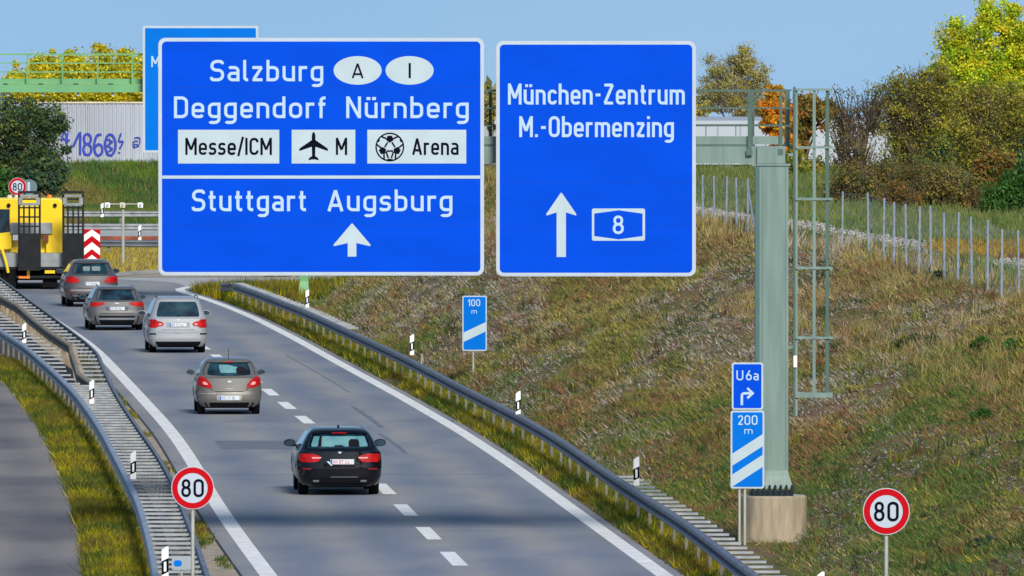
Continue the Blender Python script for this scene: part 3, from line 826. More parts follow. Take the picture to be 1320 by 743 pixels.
# concrete base
n = 40; mb = MB(); rr_ = 45/F*D
vs = []; prof = [(rr_, -.4), (rr_, zt-.035), (rr_-.03, zt)]
for r_, z_ in prof:
    vs += [(gxc+r_*math.cos(2*math.pi*k/n), gy+r_*math.sin(2*math.pi*k/n), z_) for k in range(n)]
fs = []
for i in range(2):
    for k in range(n): fs.append((i*n+k, i*n+(k+1) % n, (i+1)*n+(k+1) % n, (i+1)*n+k))
mb.add(vs, fs)
part(mb, 'concrete_base', M['concrete'], groot, smooth='auto')
mb = MB(); mb.add([(gxc+(rr_-.03)*math.cos(2*math.pi*k/n), gy+(rr_-.03)*math.sin(2*math.pi*k/n), zt+.001) for k in range(n)], [tuple(range(n))])
part(mb, 'base_top', M['concrete_top'], groot)
# column: box with flared foot
cx0, cx1 = at_d(975, 0, D).x, at_d(1016.5, 0, D).x
def colbox(mb, secs):
    vs = []
    for x0, x1, y0, y1, z in secs: vs += [(x0,y0,z),(x1,y0,z),(x1,y1,z),(x0,y1,z)]
    fs = [(3,2,1,0)]
    for i in range(len(secs)-1):
        a = 4*i
        for k in range(4): fs.append((a+k, a+(k+1) % 4, a+4+(k+1) % 4, a+4+k))
    a = 4*(len(secs)-1); fs.append((a, a+1, a+2, a+3)); mb.add(vs, fs)
zb0 = zpx(630, D); ztop = zpx(214.2, D)
mb = MB(); e = .10
colbox(mb, [(cx0-e, cx1+e, D-.12, D+.62, zb0), (cx0-e*.6, cx1+e*.6, D-.07, D+.57, zb0+.12), (cx0-e*.15, cx1+e*.15, D-.02, D+.52, zb0+.26), (cx0, cx1, D, D+.5, zb0+.36), (cx0, cx1, D, D+.5, ztop)])
part(mb, 'column', M['gantry'], groot)
# strip proud of the column's left edge, side face's shade put into its colour
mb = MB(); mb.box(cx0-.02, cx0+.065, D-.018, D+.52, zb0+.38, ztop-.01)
part(mb, 'column_side_shade', M['gantry_shade'], groot)
mb = MB(); mb.box(cx0+.115, cx0+.125, D-.003, D-.0005, zb0+.4, ztop-.02); mb.box(cx1-.06, cx1-.052, D-.003, D-.0005, zb0+.4, ztop-.02); part(mb, 'weld_seam', M['gantry_dark'], groot)
mb = MB(); mb.box(cx0-e-.02, cx1+e+.02, D-.15, D+.65, zt+.04, zt+.075)
part(mb, 'base_plate', M['bolt'], groot)
for k in range(8):
    x = cx0-e+.03+(cx1-cx0+2*e-.06)*k/7
    mb = MB(); mb.tube([(x, D-.19, zt+.0), (x, D-.19, zt+.20)], .030, 6); mb.tube([(x, D-.19, zt+.05), (x, D-.19, zt+.12)], .047, 6); mb.tube([(x, D-.19, zt+.20), (x, D-.19, zt+.225)], [.030, .012], 6)
    part(mb, 'bolt', M['bolt'], groot)
mb = MB(); mb.tube([(at_d(996, 614, D).x, D-.004, zpx(614.5, D)), (at_d(996, 614, D).x, D-.02, zpx(614.5, D))], .03, 8)
part(mb, 'cap_screw', M['gantry_dark'], groot)
# beam
zb_a, zb_b = zpx(211, D), zpx(189, D); bx0 = at_d(228, 0, D).x; bx1 = at_d(1012.5, 0, D).x
joint = at_d(976, 0, D).x
mb = MB(); mb.box(bx0, joint-.01, D+.08, D+.52, zb_a, zb_b); part(mb, 'beam', M['gantry'], groot)
mb = MB(); mb.box(joint, bx1, D-.01, D+.54, zb_a-.0, zb_b+.004); part(mb, 'beam_head', M['gantry'], groot)
mb = MB(); mb.box(joint-.01, at_d(1019, 0, D).x, D-.03, D+.56, zpx(214, D), zpx(211.2, D)-.002); part(mb, 'head_plate', M['gantry'], groot)
mb = MB(); mb.box(bx0, at_d(967, 0, D).x, D+.10, D+1.1, zb_b+.006, zb_b+.035); part(mb, 'walkway', M['gantry_dark'], groot)
zk = zpx(176, D)
mb = MB(); mb.box(bx0, at_d(966, 0, D).x, D+.10, D+.14, zb_b+.04, zk); part(mb, 'kick_board', M['gantry'], groot)
mb = MB(); mb.box(at_d(970.5, 0, D).x, at_d(1011, 0, D).x, D+.05, D+.09, zb_b+.04, zk); part(mb, 'kick_board', M['gantry'], groot)
for py, r_ in ((117, .022), (139.5, .016), (162.3, .014)):
    z = zpx(py, D)
    mb = MB(); mb.box(bx0, at_d(1018, 0, D).x, D+.03, D+.07, z-r_, z+r_); part(mb, 'handrail', M['gantry_dark'], groot)
mb = MB()
for py in (117, 140, 162):
    z = zpx(py, D); mb.box(bx0, at_d(1022, 0, D).x, D+1.06, D+1.10, z-.015, z+.015)
part(mb, 'rear_handrail', M['gantry_dark'], groot)
for px, wd, y0 in ((966.5, .04, D), (1006.5, .032, D), (632, .03, D+1.02), (800, .04, D), (480, .04, D), (330, .04, D), (1016.5, .05, D+1.0), (970.5, .05, D+1.0), (880, .04, D+1.0)):
    x = at_d(px, 0, D).x; lo = zpx(201 if y0 == D else 190, D)
    mb = MB(); mb.box(x-wd, x+wd, y0, y0+.04, lo, zpx(117, D)); mb.box(x-wd-.03, x+wd+.015, y0-.012, y0, zpx(200.5, D) if y0 == D else zpx(190, D), zpx(192, D) if y0 == D else zpx(186, D))
    part(mb, 'railing_post', M['gantry_dark'], groot)
# diagonal stays behind the rail
mb = MB(); mb.tube([(at_d(900, 0, D).x, D+1.0, zpx(125, D)), (at_d(912, 0, D).x, D+1.0, zpx(140, D))], .012, 5)
mb.tube([(at_d(984, 0, D).x, D+1.0, zpx(119, D)), (at_d(972, 0, D).x, D+1.0, zpx(131, D))], .012, 5)
part(mb, 'stay', M['gantry_dark'], groot)
# caged ladder
LX = at_d(1026.5, 0, D).x; z_lo, z_hi = zpx(537, D), zpx(112, D)
mb = MB(); mb.box(LX-.055, LX-.01, D+.18, D+.22, z_lo, z_hi); part(mb, 'ladder_stile', M['gantry_dark'], groot)
mb = MB(); mb.box(LX-.012, LX+.035, D+.20, D+.24, z_lo, z_hi-.05); part(mb, 'ladder_stile_face', M['gantry'], groot)
mb = MB(); mb.box(LX-.055, LX-.01, D+.62, D+.66, z_lo, z_hi-.05); part(mb, 'ladder_stile', M['gantry_dark'], groot)
nr = 22
for k in range(nr):
    z = z_lo+.15+(z_hi-z_lo-.3)*k/(nr-1)
    mb = MB(); mb.tube([(LX-.035, D+.20, z), (LX-.035, D+.64, z)], .014, 5); part(mb, 'rung', M['bolt'], groot)
for px, m_, wd, yy in ((1050, 'gantry', .030, D+.18), (1067, 'gantry_dark', .035, D+.20), (1050, 'gantry', .02, D+.70), (1068, 'gantry', .02, D+.45)):
    x = at_d(px, 0, D).x
    mb = MB(); mb.box(x-wd, x+wd, yy, yy+.02, zpx(514, D), zpx(116, D)); part(mb, 'cage_strip', M[m_], groot)
for py in (116, 190.5, 257, 346, 436, 510):
    z = zpx(py, D); x1 = at_d(1074, 0, D).x
    mb = MB(); h = .022 if py < 500 else .05
    for (a, b, c, dd) in ((LX-.01, x1, D+.155, D+.175), (LX-.01, x1, D+.725, D+.745), (x1-.02, x1, D+.177, D+.723)):
        mb.box(a, b, c, dd, z-h, z+h)
    part(mb, 'cage_hoop', M['gantry'], groot)
for py in (200, 448):
    z = zpx(py, D); mb = MB(); mb.box(cx1+.002, LX-.057, D+.2, D+.25, z-.03, z+.03); part(mb, 'ladder_bracket', M['gantry'], groot)
mb = MB(); mb.box(LX-.05, LX+.02, D+.15, D+.178, zpx(474, D), zpx(459, D)); part(mb, 'white_tag', M['post_white'], groot)

# ------------------------------------------------------------------ big signs
DS = 251.6
def sroot(name, box, d):
    p = at_d((box[0]+box[2])/2, box[3], d); r = empty(name, (p.x, d, p.z)); return r
b1 = (204, 49, 624, 355.5); r1 = sroot('direction_sign', b1, DS)
tag(r1, 'large blue overhead sign listing Salzburg, Deggendorf, Nürnberg, Stuttgart and Augsburg', 'road sign')
big_sign(r1, b1, DS, 4.7/F*DS, .14, M['sign_blue'], 5)
for s, xa, xb, yb, cp in (('Salzburg', 271, 417, 105, 27.5), ('Deggendorf', 224, 420, 152.5, 28), ('Nürnberg', 446, 604.5, 152.5, 28), ('Stuttgart', 247.5, 395, 272.5, 28), ('Augsburg', 422, 583.5, 272.5, 28)):
    px_text(r1, s, DS, xa, xb, yb, cp, M['letter'], label='white word ' + s)
mb = MB(); a = at_d(209, 230.5, DS); b = at_d(619, 226.5, DS); mb.box(a.x, b.x, DS-.013, DS-.0095, a.z, b.z); part(mb, 'divider_line', M['field'], r1)
for cx, ch in ((461, 'A'), (528, 'I')):
    c = at_d(cx, 91, DS); mb = MB(); disc(mb, c.x, c.z, 31/F*DS, 18.4/F*DS, DS-.012); part(mb, 'oval_field', M['field'], r1)
px_text(r1, 'A', DS, 453, 469, 101, 19.5, M['black'], lift=.016, stroke=.12)
px_text(r1, 'I', DS, 526.6, 529.8, 101, 19.5, M['black'], lift=.016, stroke=.15)
for xa, xb in ((229.5, 360), (376, 458), (473.5, 601)):
    a = at_d(xa, 211, DS); b = at_d(xb, 167.5, DS); mb = MB(); poly(mb, [(a.x, a.z), (b.x, a.z), (b.x, b.z), (a.x, b.z)], DS-.012); part(mb, 'white_field', M['field'], r1)
px_text(r1, 'Messe/ICM', DS, 239, 350.5, 199.8, 22, M['black'], lift=.016)
px_text(r1, 'M', DS, 433, 447.5, 199.8, 22, M['black'], lift=.016)
px_text(r1, 'Arena', DS, 531.5, 591, 199.8, 22, M['black'], lift=.016)
# aeroplane
pl = [(0, 19.5), (1.6, 18.5), (2.3, 15), (2.3, 9), (18, -1.5), (18.6, -4.4), (3, 1.2), (2.6, 1), (2.0, -11.5), (6.4, -14.6), (6.6, -16.3), (1.6, -15.4), (0, -16.6)]
c = at_d(404.3, 190, DS); u = 1/F*DS
mb = MB()
rt = [(c.x+x*u, c.z+z*u) for x, z in pl]; lf = [(c.x-x*u, c.z+z*u) for x, z in pl]
# convex pieces: fuselage, wings, tail
def pcs(pts): poly(mb, [(c.x+x*u, c.z+z*u) for x, z in pts], DS-.016-.001*len(mb.f))
pcs([(-2.3, 15), (-1.5, 18.5), (0, 19.8), (1.5, 18.5), (2.3, 15), (2.3, 0), (1.9, -14), (0, -16.6), (-1.9, -14), (-2.3, 0)])
pcs([(2, 9.5), (17.6, -1.2), (18.6, -2.8), (18.4, -4.8), (2, .8)]); pcs([(-2, 9.5), (-2, .8), (-18.4, -4.8), (-18.6, -2.8), (-17.6, -1.2)])
pcs([(1.2, -10.6), (6.0, -14.2), (6.6, -16.8), (0, -15)]); pcs([(-1.2, -10.6), (0, -15), (-6.6, -16.8), (-6.0, -14.2)])
part(mb, 'aeroplane_symbol', M['black'], r1)
# football
c = at_d(502.5, 189.7, DS); R0 = 18.6*u
mb = MB(); ring(mb, c.x, c.z, R0*.90, R0, DS-.0165)
def pent(a0, dist, r_, rot, n=5):
    px_, pz_ = c.x+math.cos(a0)*dist, c.z+math.sin(a0)*dist
    return [(px_+r_*math.cos(rot+2*math.pi*k/n), pz_+r_*math.sin(rot+2*math.pi*k/n)) for k in range(n)]
lay = 0
for a0 in (90, 207, 333):
    a = math.radians(a0); poly(mb, pent(a, R0*.56, R0*.27, a+math.pi), DS-.0165)
for a0, wd in ((30, .2), (150, .2), (270, .34)):
    a = math.radians(a0); q = [(c.x+R0*.93*math.cos(a+t), c.z+R0*.93*math.sin(a+t)) for t in (-wd, -wd/2, 0, wd/2, wd)]
    q.append((c.x+R0*.80*math.cos(a), c.z+R0*.80*math.sin(a))); poly(mb, q, DS-.0185)
for (t0, d0, t1, d1) in ((90, .30, 90, .30),): pass
def seam(t0, d0, t1, d1):
    a, b = math.radians(t0), math.radians(t1)
    ribbon(mb, [(c.x+R0*d0*math.cos(a), c.z+R0*d0*math.sin(a)), (c.x+R0*d1*math.cos(b), c.z+R0*d1*math.sin(b))], .032, DS-.0172)
for a0 in (90, 207, 333):
    seam(a0+22, .62, a0+38, .92); seam(a0-22, .62, a0-38, .92)
hexs = [(66, .36), (114, .36), (183, .36), (231, .36), (309, .36), (357, .36)]
for (t0, d0), (t1, d1) in zip(hexs, hexs[1:]+hexs[:1]):
    if (t1-t0) % 360 > 50: seam(t0, d0, t1, d1)
seam(231, .40, 262, .78); seam(309, .40, 278, .78)
part(mb, 'football_symbol', M['black'], r1)
def arrow(root, d, cx, ytip, ybase, hw, yw, sw, m_):
    a = lambda px, py: tuple(at_d(px, py, d)[i] for i in (0, 2))
    mb = MB(); notch = yw-3.5
    poly(mb, [a(cx-sw, ybase), a(cx+sw, ybase), a(cx+sw, notch), a(cx-sw, notch)], d-.012)
    poly(mb, [a(cx, ytip), a(cx-.9, ytip+.6), a(cx-hw, yw-1.2), a(cx-hw+.6, yw+.6), a(cx-sw, notch)], d-.012)
    poly(mb, [a(cx, ytip), a(cx-sw, notch), a(cx+sw, notch)], d-.012)
    poly(mb, [a(cx, ytip), a(cx+sw, notch), a(cx+hw-.6, yw+.6), a(cx+hw, yw-1.2), a(cx+.9, ytip+.6)], d-.012)
    part(mb, 'arrow', m_, root)
arrow(r1, DS, 453.8, 288, 331, 24, 317, 5.6, M['field'])
b2 = (639.5, 53, 897, 356.5); r2 = sroot('direction_sign', b2, DS)
tag(r2, 'blue overhead sign reading München-Zentrum and M.-Obermenzing with arrow and number 8', 'road sign')
big_sign(r2, b2, DS, 4.7/F*DS, .14, M['sign_blue'], 5)
px_text(r2, 'München-Zentrum', DS, 655, 882.5, 135, 27, M['letter'], label='white word München-Zentrum', stroke=.145)
px_text(r2, 'M.-Obermenzing', DS, 669.5, 868.5, 177, 27, M['letter'], label='white word M.-Obermenzing', stroke=.145)
arrow(r2, DS, 723.5, 248.5, 331.5, 19.5, 277.5, 6.0, M['field'])
# route shield
mb = MB(); a = at_d(763, 310.5, DS); b = at_d(831.5, 269, DS); poly(mb, rrect(a.x, b.x, a.z, b.z, .04), DS-.0115); sh = part(mb, 'route_shield', M['field'], r2)
sp = lambda px, py: tuple(at_d(px, py, DS)[i] for i in (0, 2))
mb = MB(); poly(mb, [sp(766, 304.5), sp(797.5, 308.8), sp(828.3, 304.5), sp(828.3, 275.5), sp(797.5, 271.2), sp(766, 275.5)], DS-.0135); part(mb, 'shield_field', M['sign_blue'], r2, parent=sh)
px_text(r2, '8', DS, 789.8, 804.2, 302, 24, M['letter'], lift=.016)

# rear gantry with the half hidden blue sign
D2 = 466.0
g2 = empty('sign_gantry', (at_d(391, 0, D2).x, D2, 0)); tag(g2, 'far light green gantry crossing behind the big signs at the far left', 'gantry')
px_ = lambda p: at_d(p, 0, D2).x
mb = MB(); colbox(mb, [(px_(383.5), px_(399), D2-.3, D2+.5, -.1), (px_(385), px_(398), D2-.2, D2+.4, .25), (px_(386.5), px_(397.5), D2-.1, D2+.35, .7), (px_(386.5), px_(397.5), D2-.1, D2+.35, zpx(119, D2))]); part(mb, 'column', M['gantry_far'], g2)
mb = MB(); mb.box(px_(-120), px_(386), D2, D2+.4, zpx(119.3, D2), zpx(109, D2)); part(mb, 'beam', M['gantry_far'], g2)
mb = MB(); mb.box(px_(-120), px_(386), D2+.3, D2+.34, zpx(108.7, D2), zpx(101.8, D2)); part(mb, 'kick_board', M['gantry_far'], g2)
for py, h in ((70.3, .032), (81.5, .022), (93, .022)):
    z = zpx(py, D2); mb = MB(); mb.box(px_(-120), px_(386), D2+.04, D2+.08, z-h, z+h); part(mb, 'handrail', M['gantry_far'], g2)
for p in (-100, -55, -10, 35, 80.5, 126, 170.5, 230, 290, 340, 380):
    mb = MB(); mb.box(px_(p)-.03, px_(p)+.03, D2, D2+.038, zpx(108.5, D2), zpx(70, D2)); part(mb, 'railing_post', M['gantry_far'], g2)
    mb = MB(); mb.box(px_(p-27)-.12, px_(p-27)+.06, D2-.02, D2-.002, zpx(109, D2), zpx(107.8, D2)); part(mb, 'clamp', M['bolt'], g2)
for p in (10, 55, 100, 145):
    mb = MB(); mb.tube([(px_(p), D2+.2, zpx(119.4, D2)), (px_(p), D2+.2, zpx(124, D2))], .06, 8); part(mb, 'beam_lamp', M['sign_white'], g2)
b3 = (184, 33.5, 333, 197); D3 = D2-.6; r3 = sroot('direction_sign', b3, D3)
tag(r3, 'lighter blue overhead sign mostly hidden behind the large Salzburg sign', 'road sign')
big_sign(r3, b3, D3, 3/F*D3, .06, M['sign_blue_far'], 4)
px_text(r3, 'M', D3, 195, 205.5, 86.5, 14, M['letter'])

# ------------------------------------------------------------------ small signs
def speed_sign(cpx, cpy, rpx, d, label, poler=.035, zbot=None):
    c = at_d(cpx, cpy, d); g = float(ground(c.x, d)) if zbot is None else zbot
    root = empty('speed_limit_sign', (c.x, d, g)); tag(root, label, 'speed sign')
    r = rpx/F*d
    mb = MB(); mb.tube([(c.x, d+.06, g-.1), (c.x, d+.06, c.z-r*.3)], poler, 10); part(mb, 'pole', M['pole'], root, smooth='auto')
    o = [(c.x+r*math.cos(2*math.pi*k/56), c.z+r*math.sin(2*math.pi*k/56)) for k in range(56)]
    part(MB().prism_y(o, d, d+.02), 'sign_plate', M['round_white'], root)
    mb = MB(); mb.box(c.x-.06, c.x+.06, d+.021, d+.06+poler, c.z-.20, c.z-.14); mb.box(c.x-.06, c.x+.06, d+.021, d+.06+poler, c.z+.14, c.z+.20); part(mb, 'clamp', M['sign_back'], root)
    mb = MB(); ring(mb, c.x, c.z, r*.70, r*.965, d-.004); part(mb, 'red_ring', M['red'], root)
    q = r*.42
    mb = MB(); text(mb, '80', c.x-r*.53, c.x+r*.53, c.z-q, 2*q, d-.006, .14, .135); part(mb, 'lettering', M['black'], root)
    return root
speed_sign(248.3, 629.3, 27.6, 218.0, 'round 80 speed limit sign standing in the median guardrail at bottom left', zbot=0)
speed_sign(1142.6, 659.5, 30.2, 203.7, 'round 80 speed limit sign on the grass embankment at bottom right')
# far one with small second round sign
speed_sign(22.5, 241, 11.6, 506, 'small far round 80 speed limit sign above the yellow truck', zbot=0)
c = at_d(38, 241.5, 507.5); rt = empty('round_sign', (c.x, 507.5, 0)); tag(rt, 'small round sign seen half behind the far 80 sign, grey with white', 'road sign')
mb = MB(); mb.tube([(c.x, 507.56, -.1), (c.x, 507.56, c.z)], .035, 8); part(mb, 'pole', M['pole'], rt)
r_ = 10/F*507; part(MB().prism_y([(c.x+r_*math.cos(2*math.pi*k/32), c.z+r_*math.sin(2*math.pi*k/32)) for k in range(32)], 507.5, 507.52), 'sign_plate', mat('round_sign_grey', (.10, .16, .18), .6), rt)
mb = MB(); mb.box(c.x-.08, c.x+.02, 507.49, 507.499, c.z-.15, c.z+.2); part(mb, 'white_mark', M['sign_white'], rt)

def bake(box, d, stripes, label, txt, polepx, extra=None, zb=0, th=3):
    root = empty('distance_marker_sign', (at_d((box[0]+box[2])/2, 0, d).x, d, zb)); tag(root, label, 'exit marker')
    X = lambda p: at_d(p, 0, d).x
    Z = lambda p: zpx(p, d)
    def plate(bx, blue, nm):
        part(MB().prism_y(rrect(X(bx[0]), X(bx[2]), Z(bx[3]), Z(bx[1]), .05), d, d+.02), nm, M['sign_white'], root)
        q = th*.75
        part(MB().prism_y(rrect(X(bx[0]+q), X(bx[2]-q), Z(bx[3]-q), Z(bx[1]+q), .03), d-.004, d-.0005), 'blue_field', blue, root)
    plate(box, M['sign_blue_far'], 'sign_plate')
    for (ya, yb, wd) in stripes:      # left edge y, right edge y, thickness px
        mb = MB(); q = th*.75
        poly(mb, [(X(box[0]+q), Z(ya+wd)), (X(box[2]-q), Z(yb+wd)), (X(box[2]-q), Z(yb)), (X(box[0]+q), Z(ya))], d-.006); part(mb, 'white_stripe', M['field'], root)
    for s, xa, xb, yb, cp in txt: px_text(root, s, d, xa, xb, yb, cp, M['letter'], lift=.008)
    if extra:
        plate(extra, M['sign_blue'], 'upper_plate')
    for p in polepx:
        mb = MB(); mb.tube([(X(p), d+.05, zb-.1), (X(p), d+.05, Z(box[1]+8))], .030, 8); part(mb, 'pole', M['pole'], root, smooth='auto')
    return root, X, Z
# 'far 100 m'
bake((596, 381.5, 627.5, 452.5), 357.0, [(429, 415.5, 12)], 'narrow blue 100 m exit marker with one slanting white stripe on a thin pole',
     [('100', 603, 619, 395, 9), ('m', 607.5, 615, 404.5, 6)], [610], zb=float(ground(at_d(611, 0, 357).x, 357)), th=2)
rb_, X_, Z_ = bake((942, 529.5, 985.5, 630), 250.4, [(585, 560, 15.5), (612, 586.5, 15.5)], 'blue U6a detour plate above 200 m marker with two slanting stripes beside the gantry column',
     [('200', 951, 976.5, 548, 12.5), ('m', 959, 970.5, 559.5, 8.5)], [960.5, 953.5], extra=(943.5, 467.5, 984, 528.5), zb=float(ground(at_d(960, 0, 250.4).x, 250.4)))
px_text(rb_, 'U', 250.4, 949, 958.5, 490.5, 12.8, M['letter'], lift=.008); px_text(rb_, '6a', 250.4, 961.5, 978, 490.5, 12.8, M['letter'], lift=.008)
mb = MB(); qp = lambda x, y: (X_(x), Z_(y))
ribbon(mb, fil([(*qp(956.5, 522.5), 0), (*qp(956.5, 507.2), .05), (*qp(969, 507.2), 0)]), 3.2/F*250, 250.4-.008)
ribbon(mb, [qp(963.5, 500.5), qp(970.5, 507.2), qp(963.5, 513.5)], 3.0/F*250, 250.4-.0095); part(mb, 'turn_arrow', M['letter'], rb_)
mb = MB(); mb.tube([(X_(957.5), 250.45, Z_(474)), (X_(957.5), 250.45, Z_(530))], .03, 6); part(mb, 'pole_top', M['pole'], rb_)

# kilometre plate bottom left
dk = 217.0; X = lambda p: at_d(p, 0, dk).x; Z = lambda p: zpx(p, dk)
rk = empty('kilometre_plate', (X(234), dk, .7)); tag(rk, 'small white plate with a blue oval beside the bottom left 80 sign pole', 'kilometre sign')
part(MB().prism_y(rrect(X(221), X(246), Z(735), Z(718), .03), dk, dk+.01), 'sign_plate', mat('plate_grey', (.30, .34, .37), .6), rk)
mb = MB(); o = rrect(X(223.5), X(234), Z(730.5), Z(722.5), .045); poly(mb, o, dk-.003); part(mb, 'blue_oval', M['sign_blue_far'], rk)
mb = MB()
for yy in (723, 729.5):
    for xx in (237.5, 241): mb.box(X(xx), X(xx+2.2), dk-.004, dk-.002, Z(yy+3.6), Z(yy))
part(mb, 'print_marks', M['sign_back'], rk)
mb = MB(); mb.tube([(X(233.5), dk+.04, 0), (X(233.5), dk+.04, Z(722))], .022, 6); part(mb, 'pole', M['pole'], rk)

# ------------------------------------------------------------------ guardrails
WPROF = [(0, .75), (.07, .735), (.095, .715), (.095, .655), (.005, .625), (.005, .575), (.095, .545), (.095, .485), (.07, .46), (0, .444)]
def rail_beam(root, fx, ys, side, zt_=lambda y: 0.0, name='beam', m_=None, prof=WPROF):
    mb = MB(); vs = []; fs = []; n = len(prof)
    for y in ys:
        x = float(fx(y)); s = (float(fx(y+.5))-float(fx(y-.5))); L = math.hypot(s, 1); nx, ny = -1/L*side, s/L*side
        for o, z in prof: vs.append((x+nx*o, y+ny*o, z+zt_(y)))
        for o, z in reversed(prof): vs.append((x+nx*(o-.006), y+ny*(o-.006), z+zt_(y)-.0))
    m2 = 2*n
    for i in range(len(ys)-1):
        for k in range(m2):
            if k == n-1 or k == m2-1: continue
            a = i*m2+k; b = i*m2+(k+1); fs.append((a, b, b+m2, a+m2))
        a = i*m2; 
        fs.append((a+n-1, a+n, a+n+m2, a+n-1+m2)); fs.append((a+m2-1, a, a+m2, a+2*m2-1))
    mb.add(vs, fs)
    return part(mb, name, m_ or M['steel'], root)
def shared(name, me, root, x, y, z=0, rz=0):
    o = bpy.data.objects.new(name, me); COL.objects.link(o); o.parent = root
    o.location = (x-root.location.x, y-root.location.y, z-root.location.z); o.rotation_euler = (0, 0, rz); return o
def mesh_only(mb, name, m_):
    me = bpy.data.meshes.new(name); me.from_pydata(mb.v, [], mb.f); me.materials.append(m_); return me
post_me = mesh_only(MB().box(-.03, -.024, -.03, .03, -.3, .69).box(.024, .03, -.03, .03, -.3, .69).box(-.024, .024, -.03, -.022, -.3, .69), 'post', M['steel_post'])
post_old = mesh_only(MB().box(-.05, .05, -.03, .03, -.3, .70), 'post', M['steel_old'])
def spacer_me(L, m_, wd=.10):
    return mesh_only(MB().box(0, L, -wd/2, wd/2, .66, .705), 'spacer', m_)
# right guardrail
rr1 = empty('guardrail', (float(rail_r(300)), 300, 0)); tag(rr1, 'long steel guardrail along the right road edge at the foot of the embankment', 'guardrail')
ys = list(np.arange(176, 463, 3.0))
rail_beam(rr1, rail_r, ys, 1)
rail_beam(rr1, rail_r, [462, 464, 466, 468.5], 1, zt_=lambda y: -.0 if y < 463 else -(y-462)*.028, name='end_terminal')
sp = spacer_me(.52, M['steel_slat'], .14)
for y in np.arange(177, 464, 2.0):
    x = float(rail_r(y)); s = math.atan2(float(rail_r(y+1)-rail_r(y-1)), 2)
    if int(y-177) % 4 == 0: shared('post', post_me, rr1, x+.06, y, rz=-s)
    if y < 270 or y > 396: shared('spacer', sp, rr1, x+.01, y)
# median rails
ra = empty('guardrail', (float(rail_a(300)), 300, 0)); tag(ra, 'left median guardrail with a ladder of cross spacers beside the yellow weeds', 'guardrail')
rail_beam(ra, rail_a, list(np.arange(176, 470, 3.0)), 1, m_=mat('galvanised_highlight', (.33, .375, .45), .45, metal=.3, var=.15, scale=1.2))  # paler steel: bluish highlights of this beam put into its colour
sa = spacer_me(1.0, M['steel_slat'], .11)
for y in np.arange(177, 336, 2.0):
    x = float(rail_a(y)); L = float(rail_b(y))-x
    if int(y-177) % 4 == 0: shared('post', post_me, ra, x+.07, y)
    o = shared('spacer', sa, ra, x+.01, y); o.scale = (max(.3, L-.02), 1, 1)
for y in np.arange(337, 468, 4.0):
    x = float(rail_a(y)); shared('post', post_me, ra, x+.07, y)
    L = min(.85, float(rail_c(y))-x-.35)
    o = shared('spacer', sa, ra, x+.01, y); o.scale = (max(.35, L), 1, 1)
rb2 = empty('guardrail', (float(rail_b(300)), 300, 0)); tag(rb2, 'double median guardrail nearest the traffic, weathered posts along its far left half', 'guardrail')
rail_beam(rb2, rail_b, list(np.arange(176, 500, 3.0)), -1)
rail_beam(rb2, rail_c, list(np.arange(336, 500, 3.0)), 1, m_=M['steel_old'], name='rear_beam')
rail_beam(rb2, lambda y: rail_c(336)+(336-y)*.12, [328, 330, 332, 336], 1, zt_=lambda y: -(336-y)*.085, m_=M['steel_slat'], name='end_terminal')
for y in np.arange(177, 336, 4.0): shared('post', post_me, rb2, float(rail_b(y))-.07, y)
for y in np.arange(337, 499, 4.0):
    xb, xc = float(rail_b(y)), float(rail_c(y))
    shared('post', post_me, rb2, xb-.07, y)
    o = shared('spacer', spacer_me(1.0, M['steel_slat'], .11) if y == 337 else rb2_sp, rb2, xc+.01, y); rb2_sp = o.data
    o.scale = (xb-xc-.02, 1, 1)
for y in np.arange(336.5, 499, 1.0): shared('rear_post', post_old, rb2, float(rail_c(y))+.07, y)

# delineators
def delineator(px, d, label, z0=.70, top=None, fx=None):
    x = at_d(px, 0, d).x; root = empty('delineator_post', (x, d, z0)); tag(root, label, 'delineator')
    h = .60; o = [(-.055, 0), (.055, 0), (.055, h-.09), (-.055, h)]
    o = [(-.06, 0), (.06, 0), (.06, h), (.02, h), (-.06, h-.06)]
    mb = MB(); mb.prism_y(o, -.05, .05); part_l(mb, 'post_body', M['post_white'], root)
    mb = MB(); mb.prism_y([(-.061, .10), (.061, .16), (.061, .40), (-.061, .34)], -.052, -.0505); part_l(mb, 'black_band', M['black'], root)
    mb = MB(); mb.prism_y([(-.022, .16), (.022, .17), (.022, .34), (-.022, .33)], -.056, -.0525); part_l(mb, 'reflector', M['post_white'], root)
    return root
def part_l(mb, name, m_, root, parent=None, **kw): return mb.build(name, m_, parent or root, **kw)
for px, d, lb in ((31, 378, 'white and black delineator on the median deck at the far left'), (118, 319, 'white delineator where the two median guardrails merge'), (171.5, 267, 'white delineator on the median deck left of the near 80 sign'), (212.5, 219, 'delineator at the bottom edge beside the kilometre plate')):
    delineator(px, d, lb)
for px, d, lb in ((820.5, 263.5, 'delineator standing on the right guardrail spacers'), (668, 309.5, 'delineator behind the right guardrail in mid slope'), (531, 364, 'delineator beside the leaning stake behind the right guardrail'), (396, 424, 'delineator at the foot of the far green gantry column'), (1058.5, 209, 'delineator tip at the bottom edge right of the guardrail')):
    delineator(px, d, lb, z0=.70 if px != 531 else .72)
st = at_z(541, 452, .75); mb = MB(); mb.tube([(0, 0, -.3), (.07, 0, .66)], [.035, .03], 5); o = mb.build('wooden_stake', M['wood']); o.location = (at_d(541, 0, 362).x, 362, float(ground(at_d(541, 0, 362).x, 362))+.15)
tag(o, 'short leaning pale stake behind the right guardrail next to a delineator', 'stake')

